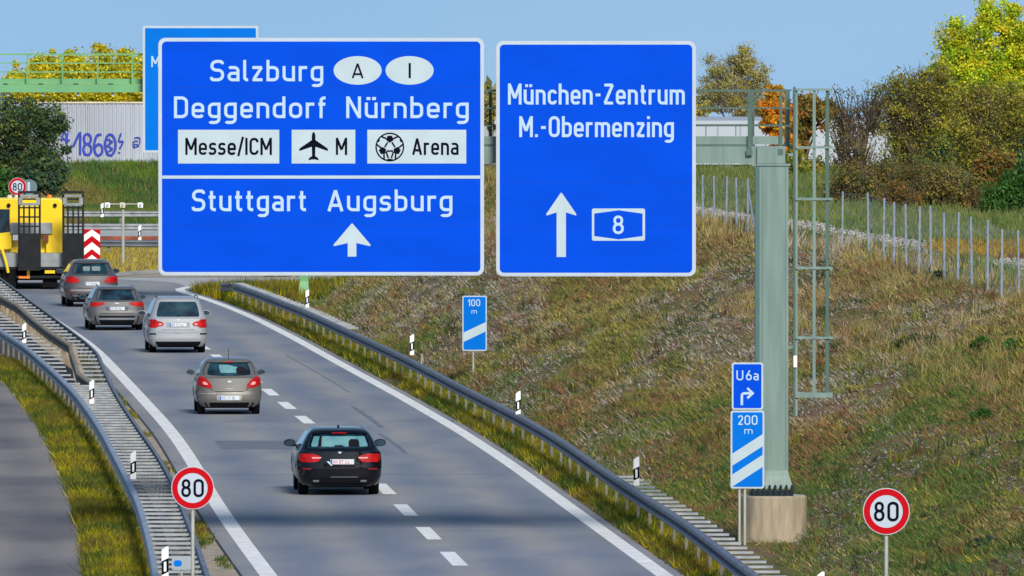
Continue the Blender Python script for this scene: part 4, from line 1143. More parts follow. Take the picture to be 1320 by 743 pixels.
# ------------------------------------------------------------------ wire fence on the embankment
fr = empty('wire_fence', (12, 300, float(ground(12, 300)))); tag(fr, 'thin wire fence with pale steel posts along the top of the embankment', 'fence')
fp = [(1351, 283, 296), (1335, 288, 300), (1314, 294, 303), (1291, 283, 303), (1273, 276, 306), (1253, 271, 309), (1234.5, 263, 312), (1217.5, 256, 315), (1200, 252, 318), (1184.5, 250, 321), (1168.5, 249, 324), (1152.5, 248, 327), (1139, 249, 331), (1120, 244, 336), (1085.5, 244, 341), (964, 230, 362), (950, 229, 364.5), (936, 228, 367), (921, 227, 370), (906, 226, 373), (891, 226, 376)]
tops = []
for i, (px, top, d) in enumerate(fp):
    t_ = at_d(px, top+(3 if px > 1000 else 0), d); g = float(ground(t_.x, d))
    lean = .03*math.sin(i*2.3)
    hh = max(1.35, min(1.75, t_.z-g)); zt2 = g+hh
    mb = MB(); mb.box(-.035, .035, -.03, .03, -.2, 0); mb.v = []; mb.f = []
    mb.add([(t_.x-.027, d-.03, g-.15), (t_.x+.027, d-.03, g-.15), (t_.x+.027, d+.03, g-.15), (t_.x-.027, d+.03, g-.15),
            (t_.x-.024+lean, d-.03, zt2), (t_.x+.024+lean, d-.03, zt2), (t_.x+.024+lean, d+.03, zt2), (t_.x-.024+lean, d+.03, zt2)],
           [(0,3,2,1),(4,5,6,7),(0,1,5,4),(1,2,6,5),(2,3,7,6),(3,0,4,7)])
    part(mb, 'post', M['fence_post'], fr); tops.append((t_.x, d, g, zt2))
mb = MB()
for a, b in zip(tops[:-1], tops[1:]):
    for k in range(7):
        f_ = .04+.155*k
        mb.tube([(a[0], a[1], a[2]+(a[3]-a[2])*f_), ((a[0]+b[0])/2, (a[1]+b[1])/2, (a[2]+b[2])/2+((a[3]-a[2])+(b[3]-b[2]))/2*f_-.015), (b[0], b[1], b[2]+(b[3]-b[2])*f_)], .0035, 3, cap=False)
    nn = 8
    for k in range(1, nn):
        t = k/nn; x, y = a[0]+(b[0]-a[0])*t, a[1]+(b[1]-a[1])*t; g = a[2]+(b[2]-a[2])*t; tt = a[3]+(b[3]-a[3])*t
        mb.tube([(x, y, g+.03), (x, y, tt-.05)], .0025, 3, cap=False)
part(mb, 'wire_mesh', M['wire'], fr)
# strut of the leaning brace
mb = MB(); mb.tube([(at_d(964, 0, 361).x, 361, float(ground(at_d(964, 0, 361).x, 361))+1.45), (at_d(974, 0, 360).x, 360, float(ground(at_d(974, 0, 360).x, 360)))], .03, 5)
part(mb, 'brace', M['fence_post'], fr)

# ------------------------------------------------------------------ far noise barrier, hall, rails
DW = 706.0
wr = empty('noise_barrier', (at_d(150, 0, DW).x, DW, 2.1)); tag(wr, 'long white ribbed noise barrier with blue graffiti above the green bank', 'noise barrier')
X = lambda p: at_d(p, 0, DW).x
Z = lambda p: zpx(p, DW)
zt_, zb_ = Z(133.5), Z(213); xw0, xw1 = X(-60), X(650); pw = .25
vs = []; nrib = int((xw1-xw0)/pw)
k = 0
for j in range(nrib//10+1):
    a = xw0+j*pw*10; b = min(a+pw*10, xw1)
    if b-a < .1: break
    mb = MB(); pr = []
    x = a; 
    while x < b-.01:
        for dx, dy in ((0, 0), (.10, 0), (.125, .04), (.225, .04)):
            if x+dx < b: pr.append((x+dx, DW-dy+.0))
        x += pw
    pr.append((b-.012, DW))
    n = len(pr)
    mb.add([(p, q, zb_+.28) for p, q in pr]+[(p, q, zt_) for p, q in pr]+[(b-.012, DW+.12, zb_+.28), (a, DW+.12, zb_+.28), (b-.012, DW+.12, zt_), (a, DW+.12, zt_)],
           [(i, i+1, n+i+1, n+i) for i in range(n-1)]+[(2*n, 2*n+1, 2*n+3, 2*n+2)]+[(n-1, 2*n, 2*n+2, 2*n-1), (2*n+1, 0, n, 2*n+3)])
    part(mb, 'panel', M['wall'], wr)
mb = MB(); mb.box(xw0, xw1, DW-.10, DW+.18, zt_, zt_+.09); part(mb, 'coping', M['cap'], wr)
mb = MB(); mb.box(xw0, xw1, DW-.14, DW+.2, zb_-.6, zb_+.28); part(mb, 'plinth', M['base_grey'], wr)
# graffiti
yg = DW-.06
def newg():
    global gr
    gr = MB()
def endg(lab): part(gr, 'graffiti', M['graffiti'], wr)['label'] = lab
newg()
def gp(pts, wd=.14):
    global yg
    P = [(X(a), Z(b)) for a, b in pts]
    out = []
    for i in range(len(P)-1):
        p0 = P[max(i-1, 0)]; p1 = P[i]; p2 = P[i+1]; p3 = P[min(i+2, len(P)-1)]
        for t in np.linspace(0, 1, 6)[:-1]:
            out.append(tuple(.5*((2*p1[k])+(-p0[k]+p2[k])*t+(2*p0[k]-5*p1[k]+4*p2[k]-p3[k])*t*t+(-p0[k]+3*p1[k]-3*p2[k]+p3[k])*t**3) for k in (0, 1)))
    out.append(P[-1]); ribbon(gr, out, wd, yg); yg -= .004
def ell(cx, cy, rx, ry, wd=.14): gp([(cx+rx*math.sin(t), cy-ry*math.cos(t)) for t in np.linspace(0, 2*math.pi, 14)], wd)
gp([(94, 190), (98, 181), (103, 172), (103.3, 186), (103, 200)])
endg('sprayed figure 1'); newg()
ell(112.5, 179.5, 4.6, 6.5); ell(112.5, 193, 5.2, 7)
endg('sprayed figure 8'); newg()
gp([(131, 174), (125, 175), (121.5, 186), (123, 198), (127.5, 200.5), (131.5, 196), (130.5, 188), (126, 186.5), (122, 191)])
endg('sprayed figure 6'); newg()
ell(142, 187, 6.6, 13.5); gp([(138, 180), (145, 183), (138, 188), (145, 192), (139, 196)], .08); gp([(141, 178), (142, 196)], .07)
endg('sprayed figure 0 with a scribble inside'); newg()
gp([(156, 172), (153, 182), (158.5, 183), (154, 192)], .10); gp([(153.5, 196), (153.6, 198)], .12)
endg('sprayed lightning mark'); newg()
gp([(173, 178), (180, 178), (179, 187), (173, 190), (172, 183), (178, 182)], .07); gp([(171, 189), (175, 186), (179, 188)], .07)
endg('small sprayed tag'); newg()
gp([(79, 182), (83, 170), (87, 182), (81, 178)], .10); gp([(88, 171), (85, 184), (90, 180)], .08)
endg('small sprayed star tag')

DH = 640.0
hr = empty('white_hall', (at_d(1030, 0, DH).x, DH+10, 2.3)); tag(hr, 'low white hall behind the gantry column and the shrubs', 'building')
X = lambda p: at_d(p, 0, DH).x
Z = lambda p: zpx(p, DH)
hx0, hx1, hz = X(640), X(1180), Z(157)
nb = 14; xs = np.linspace(hx0, hx1, nb+1)
for a, b in zip(xs[:-1], xs[1:]):
    mb = MB(); mb.box(a+.02, b-.02, DH, DH+.15, 1.6, hz-.15); part(mb, 'panel', M['hall'], hr)
mb = MB(); mb.box(hx0, hx1, DH+.16, DH+25, 1.4, hz-.3); part(mb, 'hall_body', M['hall_grey'], hr)
mb = MB(); mb.box(hx0-.1, hx1+.1, DH-.08, DH+25.2, hz-.148, hz+.05); part(mb, 'roof_edge', M['hall'], hr)
for p in (926, 955, 1008): 
    mb = MB(); mb.box(X(p)-.04, X(p)+.04, DH-.06, DH-.002, 2.0, hz-.16); part(mb, 'downpipe', M['hall_grey'], hr)
mb = MB(); mb.box(X(900), X(975), DH-.05, DH-.002, Z(211), Z(213.5)+.9-.4); part(mb, 'plinth', M['hall_grey'], hr)
# lower shed in front at the left part (between the two signs)
DP = 600.0
pr_ = empty('parked_trailer', (at_d(940, 0, DP).x, DP, 2.5)); tag(pr_, 'pale box trailer standing in front of the white hall beyond the fence', 'trailer')
X = lambda p: at_d(p, 0, DP).x
Z = lambda p: zpx(p, DP)
mb = MB(); mb.box(X(880), X(972), DP, DP+2.5, Z(213), Z(196)); part(mb, 'box_body', M['hall'], pr_, bevel=.04)
mb = MB(); mb.box(X(885), X(970), DP+.1, DP+2.4, Z(216.5), Z(213)-.002); part(mb, 'chassis', M['hall_grey'], pr_)
for p in (905, 915, 955):
    mb = MB(); mb.tube([(X(p), DP+.1, Z(217)), (X(p), DP+.4, Z(217))], .45, 14); part(mb, 'wheel', M['tyre'], pr_, smooth='auto')

# far guardrails crossing at the left
def far_rail(yc, slope, label, m_, x0=-60, x1=-1, pstep=4.0, h=.75):
    r = empty('guardrail', (-20, yc+20*slope*-1, 0)); r.location = (-20, yc, 0); tag(r, label, 'guardrail')
    mb = MB(); vs = []; n = len(WPROF)
    xs = [x0, x1]
    for x in xs:
        for o, z in WPROF: vs.append((x, yc+slope*(x+20)-o, z*h/.75))
        for o, z in reversed(WPROF): vs.append((x, yc+slope*(x+20)-o+.008, z*h/.75))
    mb.add(vs, [(k, (k+1) % (2*n), (k+1) % (2*n)+2*n, k+2*n) for k in range(2*n)])
    part(mb, 'beam', m_, r, smooth='auto')
    for x in np.arange(x0+.5, x1, pstep):
        y = yc+slope*(x+20); mb = MB(); mb.box(x-.06, x+.06, y+.02, y+.12, -.1, .7*h/.75); part(mb, 'post', M['steel_post'], r)
far_rail(630, 0, 'farthest pale guardrail at the foot of the green bank', M['steel_slat'])
far_rail(592, 0, 'guardrail with a rusty lower edge between the far crossing roads', M['steel_slat'])
far_rail(549, -.15, 'bluish guardrail on widely spaced posts behind the traffic detector pole', M['steel'], pstep=4.2)
mb = MB(); mb.box(-60, -1, 591.6, 591.75, 0, .17); tag(mb.build('rusty_kerb', mat('rust', (.25, .07, .04), .9, var=.3)), kind='structure')
for px, d, lb in ((131.5, 624, 'small far delineator right of the raised loading ramps'), (180, 571, 'small far delineator right of the traffic detector pole')):
    dl = delineator(px, d, lb, z0=.55 if d > 600 else .35); dl.scale = (1.15, 1, 1.15)

# detector pole with three heads
dd = 527.0; X = lambda p: at_d(p, 0, dd).x
Z = lambda p: zpx(p, dd)
dr_ = empty('detector_pole', (X(158.5), dd, 0)); tag(dr_, 'thin pole with a crossbar and three small pale heads beyond the cars', 'detector pole')
mb = MB(); mb.tube([(X(158.5), dd, -.1), (X(158.5), dd, Z(266))], .065, 8); part(mb, 'pole', M['pole'], dr_)
mb = MB(); mb.tube([(X(138), dd, Z(263.3)), (X(184), dd, Z(263.3))], .03, 6); part(mb, 'crossbar', M['pole'], dr_)
for p in (138.5, 158, 181):
    mb = MB(); mb.prism_y([(X(p-3.3), Z(267.5)), (X(p+3), Z(268)), (X(p+3.6), Z(263)), (X(p+1.5), Z(261)), (X(p-3.5), Z(261.5))], dd-.2, dd+.2); h_ = part(mb, 'detector_head', M['cap'] if p == 158 else M['post_white'], dr_)
    mb = MB(); mb.tube([(X(p), dd-.20, Z(264.5)), (X(p), dd-.26, Z(264.5))], .05, 8); part(mb, 'lens', M['hall_grey'], dr_, parent=h_)

# ------------------------------------------------------------------ cars
class Car:
    def __init__(s, name, label, x, d, head, paint, lv, fr_rc=.45, wheelbase=2.7, rear_axle=.9, tyre_r=.33, group='cars driving away from the camera', tyre_w=.22):
        s.T = np.array(lv, float)   # z, half width, rear y, front y, corner radius, bulge
        s.root = empty(name, (x, d, 0), head)
        tag(s.root, label, 'car', group)
        s.frc = fr_rc; s.paint = paint
        z = s.T[:, 0]
        zs = np.unique(np.concatenate([z] + [np.linspace(a, b, max(2, int((b-a)/.035)+1)) for a, b in zip(z[:-1], z[1:])]))
        vs = []; n = None
        for q in zs:
            c = s.contour(q); n = len(c); vs += [(x_, y_, q) for x_, y_ in c]
        fs = []
        for i in range(len(zs)-1):
            for k in range(n): fs.append((i*n+k, i*n+(k+1) % n, (i+1)*n+(k+1) % n, (i+1)*n+k))
        fs.append(tuple(range(n))[::-1]); fs.append(tuple((len(zs)-1)*n+k for k in range(n)))
        m = MB(); m.add(vs, fs); s.body = m.build('body', paint, s.root, smooth='auto')
        # wheels
        for sx in (-1, 1):
            for ya in (rear_axle, rear_axle+wheelbase):
                w_ = s.par(.35)[0]; xo = sx*(w_-.005); xi = sx*(w_-tyre_w)
                m = MB(); r = tyre_r
                pr = [(xi, r*.93), (xi+sx*.02, r*.985), (xi+sx*.05, r), (xo-sx*.05, r), (xo-sx*.015, r*.985), (xo, r*.90), (xo-sx*.01, r*.66)]
                nn = 28; vs = []
                for px_, pr_ in pr: vs += [(px_, ya+pr_*math.cos(2*math.pi*k/nn), r+pr_*math.sin(2*math.pi*k/nn)) for k in range(nn)]
                m.add(vs, [(i*nn+k, i*nn+(k+1) % nn, (i+1)*nn+(k+1) % nn, (i+1)*nn+k) for i in range(len(pr)-1) for k in range(nn)]+[tuple(range(nn))])
                wh = m.build('wheel', M['tyre'], s.root, smooth='auto')
                m = MB(); rr = r*.66; nn = 20
                m.add([(xo-sx*.03, ya, r)]+[(xo-sx*.012, ya+rr*math.cos(2*math.pi*k/nn), r+rr*math.sin(2*math.pi*k/nn)) for k in range(nn)], [(0, 1+k, 1+(k+1) % nn) for k in range(nn)])
                m.build('rim', M['rim'], wh)
                # arch: dark lining ring round the wheel
                m = MB(); vs = []; nn = 18; ra_ = r+.06
                for k in range(nn+1):
                    a = math.pi*(-.12+1.24*k/nn); 
                    for rq in (r*.9, ra_):
                        zz = max(.16, r+rq*math.sin(a)); vs.append((sx*(s.par(zz)[0]+.004), ya+rq*math.cos(a), zz))
                m.add(vs, [(2*k, 2*k+1, 2*k+3, 2*k+2) for k in range(nn)]); m.build('wheel_arch', M['trim'], s.root)
        m = MB(); w_ = s.par(.3)[0]-.10; m.box(-w_, w_, .35, s.T[2, 3]-.3, .17, .34); m.build('underbody', M['undertray'], s.root)
    def par(s, z):
        return [np.interp(z, s.T[:, 0], s.T[:, k]) for k in range(1, 6)]
    def rear(s, x, z):
        w_, r, f, rc, b = s.par(z); ax = min(abs(x), w_); y = r+b*(ax/w_)**2
        q = ax-(w_-rc)
        if q > 0: y += rc-math.sqrt(max(0, rc*rc-q*q))
        return y
    def contour(s, z):
        w_, r, f, rc, b = s.par(z)
        xs = list(np.linspace(-(w_-rc), w_-rc, 9))
        arc = [w_-rc+rc*math.sin(t*math.pi/2/7) for t in range(1, 8)]
        xs = [-a for a in arc[::-1]]+xs+arc
        out = [(x, s.rear(x, z)) for x in xs]
        fr = min(s.frc, w_*.7)
        ya = f-fr; y0 = s.rear(w_, z)
        ya = max(ya, y0+.05)
        for k in range(1, 5): out.append((w_, y0+(ya-y0)*k/5))
        for k in range(0, 7):
            t = k*math.pi/2/6; out.append((w_-fr+fr*math.cos(t), ya+fr*.7*math.sin(t)))
        for k in range(0, 7):
            t = math.pi/2+k*math.pi/2/6; out.append((-(w_-fr)+fr*math.cos(t), ya+fr*.7*math.sin(t)))
        for k in range(4, 0, -1): out.append((-w_, y0+(ya-y0)*k/5))
        return out
    def patch(s, name, m_, spans, off=.006, parent=None, nz=None, nx=10, label=None):
        "spans (z, x left, x right) laid on the rear surface"
        z = [p[0] for p in spans]; nz = nz or max(4, int((z[-1]-z[0])/.03)+2)
        zs = np.unique(np.concatenate([z, np.linspace(z[0], z[-1], nz)]))
        m = MB(); vs = []
        for q in zs:
            a = np.interp(q, z, [p[1] for p in spans]); b = np.interp(q, z, [p[2] for p in spans]); wm = s.par(q)[0]
            for k in range(nx+1):
                x = a+(b-a)*k/nx; x = max(-wm, min(wm, x))
                vs.append((x, s.rear(x, q)-off, q))
        m.add(vs, [(i*(nx+1)+k, i*(nx+1)+k+1, (i+1)*(nx+1)+k+1, (i+1)*(nx+1)+k) for i in range(len(zs)-1) for k in range(nx)])
        o = m.build(name, m_, parent or s.root, smooth='auto')
        if label: o['label'] = label
        return o
    def pair(s, name, m_, spans, **kw):
        a = s.patch(name, m_, spans, **kw)
        b = s.patch(name, m_, [(z, -xr, -xl) for z, xl, xr in spans], **kw)
        return a, b
    def side(s, spans, name='side_window', m_=None):
        for sx in (-1, 1):
            m = MB(); vs = []; n = 8
            z = [p[0] for p in spans]; zs = np.linspace(z[0], z[-1], 8)
            for q in zs:
                a = np.interp(q, z, [p[1] for p in spans]); b = np.interp(q, z, [p[2] for p in spans])
                for k in range(n+1): vs.append((sx*(s.par(q)[0]+.005), a+(b-a)*k/n, q))
            m.add(vs, [(i*(n+1)+k, i*(n+1)+k+1, (i+1)*(n+1)+k+1, (i+1)*(n+1)+k) for i in range(len(zs)-1) for k in range(n)])
            m.build(name, m_ or M['glass'], s.root)
    def mirrors(s, z, y, size=.11, m_=None):
        w_ = s.par(z)[0]
        for sx in (-1, 1):
            x = sx*(w_+.13); vs = []; m = MB(); nn = 12
            for (yy, k) in ((y-.05, .85), (y-.03, 1.0), (y+.06, .85), (y+.12, .4)):
                vs += [(x+sx*.01+1.15*size*k*math.cos(2*math.pi*i/nn), yy, z+.06+size*.72*k*math.sin(2*math.pi*i/nn)) for i in range(nn)]
            m.add(vs, [(i*nn+k, i*nn+(k+1) % nn, (i+1)*nn+(k+1) % nn, (i+1)*nn+k) for i in range(3) for k in range(nn)]+[tuple(range(nn)), tuple(3*nn+k for k in range(nn))[::-1]])
            m.box(min(sx*(w_-.05), x), max(sx*(w_-.05), x), y, y+.05, z-.02, z+.03)
            mi = m.build('wing_mirror', m_ or s.paint, s.root, smooth='auto')
            m = MB(); disc(m, x+sx*.01, z+.06, size*.95, size*.55, y-.053, 14); m.build('mirror_glass', M['glass'], mi)
    def plate(s, z, x=0.0, chars=M['plate_char'], seed=1, blue=True, wd=.26, h=.055):
        y = min(s.rear(x-wd, z), s.rear(x+wd, z), s.rear(x, z), s.rear(x, z-h), s.rear(x, z+h))-.02
        m = MB(); m.box(x-wd, x+wd, y, y+.05, z-h, z+h); p = m.build('number_plate', M['plate'], s.root)
        if blue:
            m = MB(); m.box(x-wd+.006, x-wd+.045, y-.003, y-.001, z-h+.006, z+h-.006); m.build('blue_strip', M['plate_blue'], p)
        r = random.Random(seed); m = MB(); q = x-wd+.065
        for i in range(8):
            if i in (2, 5): q += .03; continue
            kind = r.choice('LHOT'); hh = h*.66
            bars = {'L': [(0, .008, -1, 1), (0, .03, -1, -.7)], 'H': [(0, .008, -1, 1), (.026, .034, -1, 1), (0, .034, -.15, .15)], 'O': [(0, .008, -1, 1), (.026, .034, -1, 1), (0, .034, .7, 1), (0, .034, -1, -.7)], 'T': [(.013, .021, -1, 1), (0, .034, .7, 1)]}[kind]
            for a, b, c, d_ in bars: m.box(q+a, q+b, y-.005-.001*i, y-.002, z+c*hh, z+d_*hh)
            q += .052
        m.build('plate_characters', chars, p)
        s.patch('tailgate_gap', M['trim'], [(z-.165, -.52, .52), (z-.152, -.52, .52)], off=.003)
    def bar(s, name, m_, z, w_, h, off, yoff=.0):
        return s.patch(name, m_, [(z-h, -w_, w_), (z+h, -w_, w_)], off=off)
def paint(name, c, metal=.5, rough=.3):
    return mat(name, c, rough+.15, metal=metal*.6, coat=.7, coatr=.05)
def place(px_center, py_ground, d):
    return at_d(px_center, 0, d).x
slope_at = lambda fx, y: (float(fx(y+4))-float(fx(y-1)))/5

# black estate
d = 276.2
P = mat('paint_black', (.0015, .0015, .005), .4, spec=.05, coat=.8, coatr=.05)
c = Car('estate_car', 'black estate car with a red and white rear plate, nearest to the camera', at_d(438, 0, d).x, d, -math.atan(slope_at(mid_line, d)-.002), P,
 [(.20,.78,.16,4.6,.25,.10),(.28,.86,.06,4.8,.28,.12),(.42,.915,.02,4.88,.30,.12),(.60,.93,.0,4.9,.30,.12),(.70,.93,.02,4.88,.30,.12),(.80,.925,.025,4.8,.28,.12),(.96,.90,.035,4.0,.24,.12),(1.00,.86,.14,3.7,.20,.10),(1.05,.83,.20,3.5,.20,.10),(1.20,.755,.32,3.1,.2,.10),(1.34,.675,.44,2.7,.2,.09),(1.40,.62,.52,2.5,.2,.09),(1.44,.56,.72,2.3,.2,.08),(1.465,.42,1.0,2.0,.2,.05)], wheelbase=2.97, rear_axle=1.0, tyre_r=.34)
c.patch('rear_window', M['glass'], [(1.03,-.66,.66),(1.06,-.70,.70),(1.20,-.665,.665),(1.33,-.60,.60),(1.345,-.56,.56)])
wnd = c.root.children[-1]
# bright windscreen seen through the glass, with pillars and a head rest
g_l = mat('glass_see_through', (.07, .20, .24), .12, coat=.5, col2=(.15, .32, .34), scale=3)
c.patch('window_view', g_l, [(1.07,-.60,.60),(1.10,-.62,.62),(1.24,-.57,.57),(1.29,-.55,.55)], off=.009, parent=wnd)
c.patch('headrest', M['trim'], [(1.07,.20,.44),(1.18,.20,.43),(1.23,.24,.40)], off=.012, parent=wnd)
c.patch('headrest', M['trim'], [(1.07,-.48,-.40),(1.29,-.43,-.38)], off=.012, parent=wnd)
c.patch('headrest', M['trim'], [(1.07,-.12,.10),(1.10,-.10,.06)], off=.012, parent=wnd)
c.patch('rear_spoiler', P, [(1.35,-.62,.62),(1.395,-.60,.60)], off=.07)
c.patch('high_brake_lamp', M['lamp_red'], [(1.355,-.16,.16),(1.372,-.16,.16)], off=.075)
for sx in (-1, 1):
    l = c.patch('tail_lamp', M['lamp_red'], sorted([(.735, *sorted((sx*.82, sx*.56))),(.76, *sorted((sx*.88, sx*.46))),(.84, *sorted((sx*.89, sx*.41))),(.875, *sorted((sx*.88, sx*.44))),(.92, *sorted((sx*.85, sx*.60)))]), off=.012, nx=14)
    c.patch('lamp_insert', M['lamp_clear'], [(.815, *sorted((sx*.60, sx*.42))),(.845, *sorted((sx*.62, sx*.40)))], off=.018, parent=l)
    c.patch('reflector', mat('reflector_red', (.25, .01, .012), .3), [(.575, *sorted((sx*.82, sx*.62))),(.605, *sorted((sx*.83, sx*.64)))], off=.006)
c.plate(.745, .05, M['plate_red'], 3)
c.patch('badge', M['chrome'], [(.925,-.015,.015),(.96,-.045,.045),(.975,-.03,.03)], off=.012)
c.patch('pale_streak', M['plate'], [(.66,-.20,-.165),(.70,-.235,-.19),(.755,-.29,-.245)], off=.012)  # small slanting white patch left of the number plate
c.patch('bumper_highlight', M['chrome'], [(.405,-.22,.40),(.418,-.20,.38)], off=.008)
c.patch('diffuser', M['trim'], [(.22,-.60,.60),(.37,-.66,.66)], off=.008)
c.pair('exhaust_pipe', M['rim'], [(.30,.46,.58),(.345,.45,.59)], off=.02)
c.side([(1.03,.75,3.35),(1.18,.80,3.0),(1.37,.95,2.55)])
c.mirrors(1.00, 3.15, .115, P)
m_ = MB(); 
for sx in (-1, 1): m_.tube([(sx*.585, .75, 1.43), (sx*.585, 1.0, 1.475), (sx*.57, 2.2, 1.485), (sx*.56, 2.5, 1.45)], .014, 6)
m_.build('roof_rail', M['chrome'], c.root)
m_ = MB(); m_.tube([(0, 1.0, 1.455), (0, 1.12, 1.50), (0, 1.2, 1.465)], [.03, .022, .01], 6); m_.build('roof_aerial', M['trim'], c.root)

# grey-brown small hatchback
d = 332.2
P = paint('paint_greige', (.165, .155, .14), .6, .3)
c = Car('hatchback_car', 'grey brown small hatchback with tall red tail lamps and roof aerial', at_d(295.5, 0, d).x, d, -math.atan(slope_at(mid_line, d)), P,
 [(.20,.72,.14,3.7,.25,.12),(.28,.80,.05,3.85,.30,.14),(.42,.845,.0,3.95,.32,.15),(.55,.855,.0,4.0,.32,.16),(.60,.855,.02,3.98,.32,.16),(.80,.85,.035,3.7,.30,.15),(.96,.83,.045,3.3,.28,.15),(1.0,.80,.15,3.1,.26,.14),(1.15,.735,.26,2.9,.26,.13),(1.30,.675,.36,2.5,.26,.12),(1.38,.635,.42,2.3,.26,.11),(1.43,.59,.50,2.1,.24,.10),(1.47,.48,.8,1.9,.24,.08),(1.485,.30,1.1,1.7,.2,.05)], wheelbase=2.5, rear_axle=.75, tyre_r=.31, tyre_w=.2)
c.patch('rear_window', M['glass'], [(1.02,-.20,.20),(1.035,-.45,.45),(1.06,-.66,.66),(1.10,-.69,.69),(1.20,-.665,.665),(1.34,-.595,.595),(1.365,-.55,.55)])
wnd = c.root.children[-1]
c.patch('window_view', g_l, [(1.10,-.22,.20),(1.16,-.24,.24),(1.24,-.26,.24),(1.31,-.26,-.02)], off=.009, parent=wnd)
c.patch('headrest', M['trim'], [(1.07,.20,.46),(1.2,.18,.44),(1.26,.24,.38)], off=.012, parent=wnd)
c.patch('rear_spoiler', P, [(1.375,-.60,.60),(1.42,-.58,.58)], off=.06)
c.patch('high_brake_lamp', M['lamp_red'], [(1.372,-.11,.11),(1.392,-.10,.10)], off=.066)
for sx in (-1, 1):
    l = c.patch('tail_lamp', M['lamp_red'], [(.70, *sorted((sx*.54, sx*.46))),(.74, *sorted((sx*.72, sx*.46))),(.80, *sorted((sx*.83, sx*.47))),(.88, *sorted((sx*.845, sx*.54))),(.96, *sorted((sx*.82, sx*.63))),(1.005, *sorted((sx*.78, sx*.70)))], off=.014, nx=12)
    c.patch('lamp_insert', M['lamp_clear'], [(.79, *sorted((sx*.66, sx*.56))),(.83, *sorted((sx*.70, sx*.58))),(.87, *sorted((sx*.69, sx*.62)))], off=.02, parent=l)
c.patch('plate_recess', paint('paint_greige_light', (.36, .35, .32), .5, .35), [(.36,-.28,.28),(.40,-.33,.33),(.50,-.33,.33),(.515,-.31,.31)], off=.004)
c.plate(.445, 0, M['plate_char'], 5)
c.patch('tailgate_gap', M['trim'], [(.60,-.36,.36),(.62,-.36,.36)], off=.003)
for sx in (-1, 1): c.patch('tailgate_gap', M['trim'], [(.61, *sorted((sx*.36, sx*.38))),(.66, *sorted((sx*.46, sx*.48))),(.70, *sorted((sx*.47, sx*.49)))], off=.003, nx=2)
c.patch('badge', M['chrome'], [(.845,-.04,.04),(.88,-.06,.06),(.905,-.04,.04)], off=.01)
c.patch('tailgate_handle', M['chrome'], [(.675,-.09,.09),(.69,-.09,.09)], off=.012)
c.patch('bumper_crease_highlight', paint('paint_greige_highlight', (.42, .40, .37), .5, .3), [(.555,-.80,-.36),(.565,-.80,-.36)], off=.006)  # paler body colour: highlight along the bumper crease painted as a strip
c.patch('lower_bumper', M['trim'], [(.20,-.72,.72),(.27,-.78,.78),(.325,-.80,.80)], off=.008)
c.side([(1.02,.7,2.9),(1.16,.75,2.6),(1.35,.85,2.2)])
c.mirrors(1.0, 2.75, .10, P)
m_ = MB(); m_.tube([(0, .70, 1.44), (0, .62, 1.74)], [.009, .006], 5); m_.build('roof_aerial', M['trim'], c.root)

# silver people carrier
d = 393
P = paint('paint_silver', (.36, .38, .41), .5, .3)
c = Car('people_carrier', 'silver white people carrier with round-ended red tail lamps', at_d(229.5, 0, d).x, d, -math.atan(slope_at(mid_line, d)-.005), P,
 [(.20,.78,.12,4.3,.2,.08),(.30,.86,.02,4.5,.24,.10),(.45,.905,-.02,4.6,.26,.10),(.60,.91,-.02,4.62,.26,.10),(.64,.91,.02,4.6,.26,.10),(.80,.91,.025,4.4,.24,.10),(1.07,.89,.04,3.9,.22,.10),(1.12,.87,.10,3.7,.2,.10),(1.30,.80,.20,3.3,.18,.09),(1.50,.735,.28,2.8,.18,.09),(1.62,.69,.34,2.5,.18,.08),(1.69,.64,.42,2.3,.18,.08),(1.73,.52,.7,2.1,.18,.06)], wheelbase=2.84, rear_axle=.9, tyre_r=.33)
c.patch('rear_window', M['glass'], [(1.13,-.64,.64),(1.17,-.67,.67),(1.35,-.64,.64),(1.55,-.58,.58),(1.595,-.54,.54)])
for sx in (-1, 1):
    l = c.patch('tail_lamp', M['lamp_red'], [(.79, *sorted((sx*.88, sx*.68))),(.83, *sorted((sx*.90, sx*.62))),(.85, *sorted((sx*.90, sx*.47))),(.92, *sorted((sx*.90, sx*.44))),(.965, *sorted((sx*.90, sx*.50))),(1.0, *sorted((sx*.89, sx*.64))),(1.05, *sorted((sx*.87, sx*.70)))], off=.014, nx=12)
    c.patch('lamp_insert', M['lamp_clear'], [(.87, *sorted((sx*.60, sx*.51))),(.92, *sorted((sx*.60, sx*.51)))], off=.02, parent=l)
c.patch('plate_recess', mat('recess_grey', (.25, .26, .29), .5), [(.80,-.36,.36),(.955,-.36,.36)], off=.004)
c.plate(.88, 0, M['plate_char'], 7)
c.patch('badge', M['chrome'], [(1.0,-.03,.03),(1.03,-.05,.05),(1.06,-.03,.03)], off=.01)
c.patch('bumper_groove', M['trim'], [(.655,-.80,.80),(.663,-.80,.80)], off=.004)
c.pair('bumper_strip', M['trim'], [(.575,.68,.91),(.62,.68,.91)], off=.008)
c.patch('bumper_groove', mat('groove', (.2, .2, .22), .5), [(.60,-.10,.10),(.615,-.10,.10)], off=.004)
c.patch('lower_bumper', M['trim'], [(.20,-.76,.76),(.30,-.86,.86),(.36,-.87,.87)], off=.008)
c.patch('wiper', M['trim'], [(1.14,-.06,.06),(1.19,-.02,.03)], off=.02)
c.side([(1.12,.5,3.5),(1.3,.55,3.15),(1.6,.65,2.5)])
c.mirrors(1.12, 3.15, .12, P)
m_ = MB()
for sx in (-1, 1): m_.tube([(sx*.63, .55, 1.68), (sx*.63, .7, 1.755), (sx*.62, 2.0, 1.76), (sx*.60, 2.25, 1.70)], .018, 6)
m_.build('roof_rail', M['steel'], c.root)

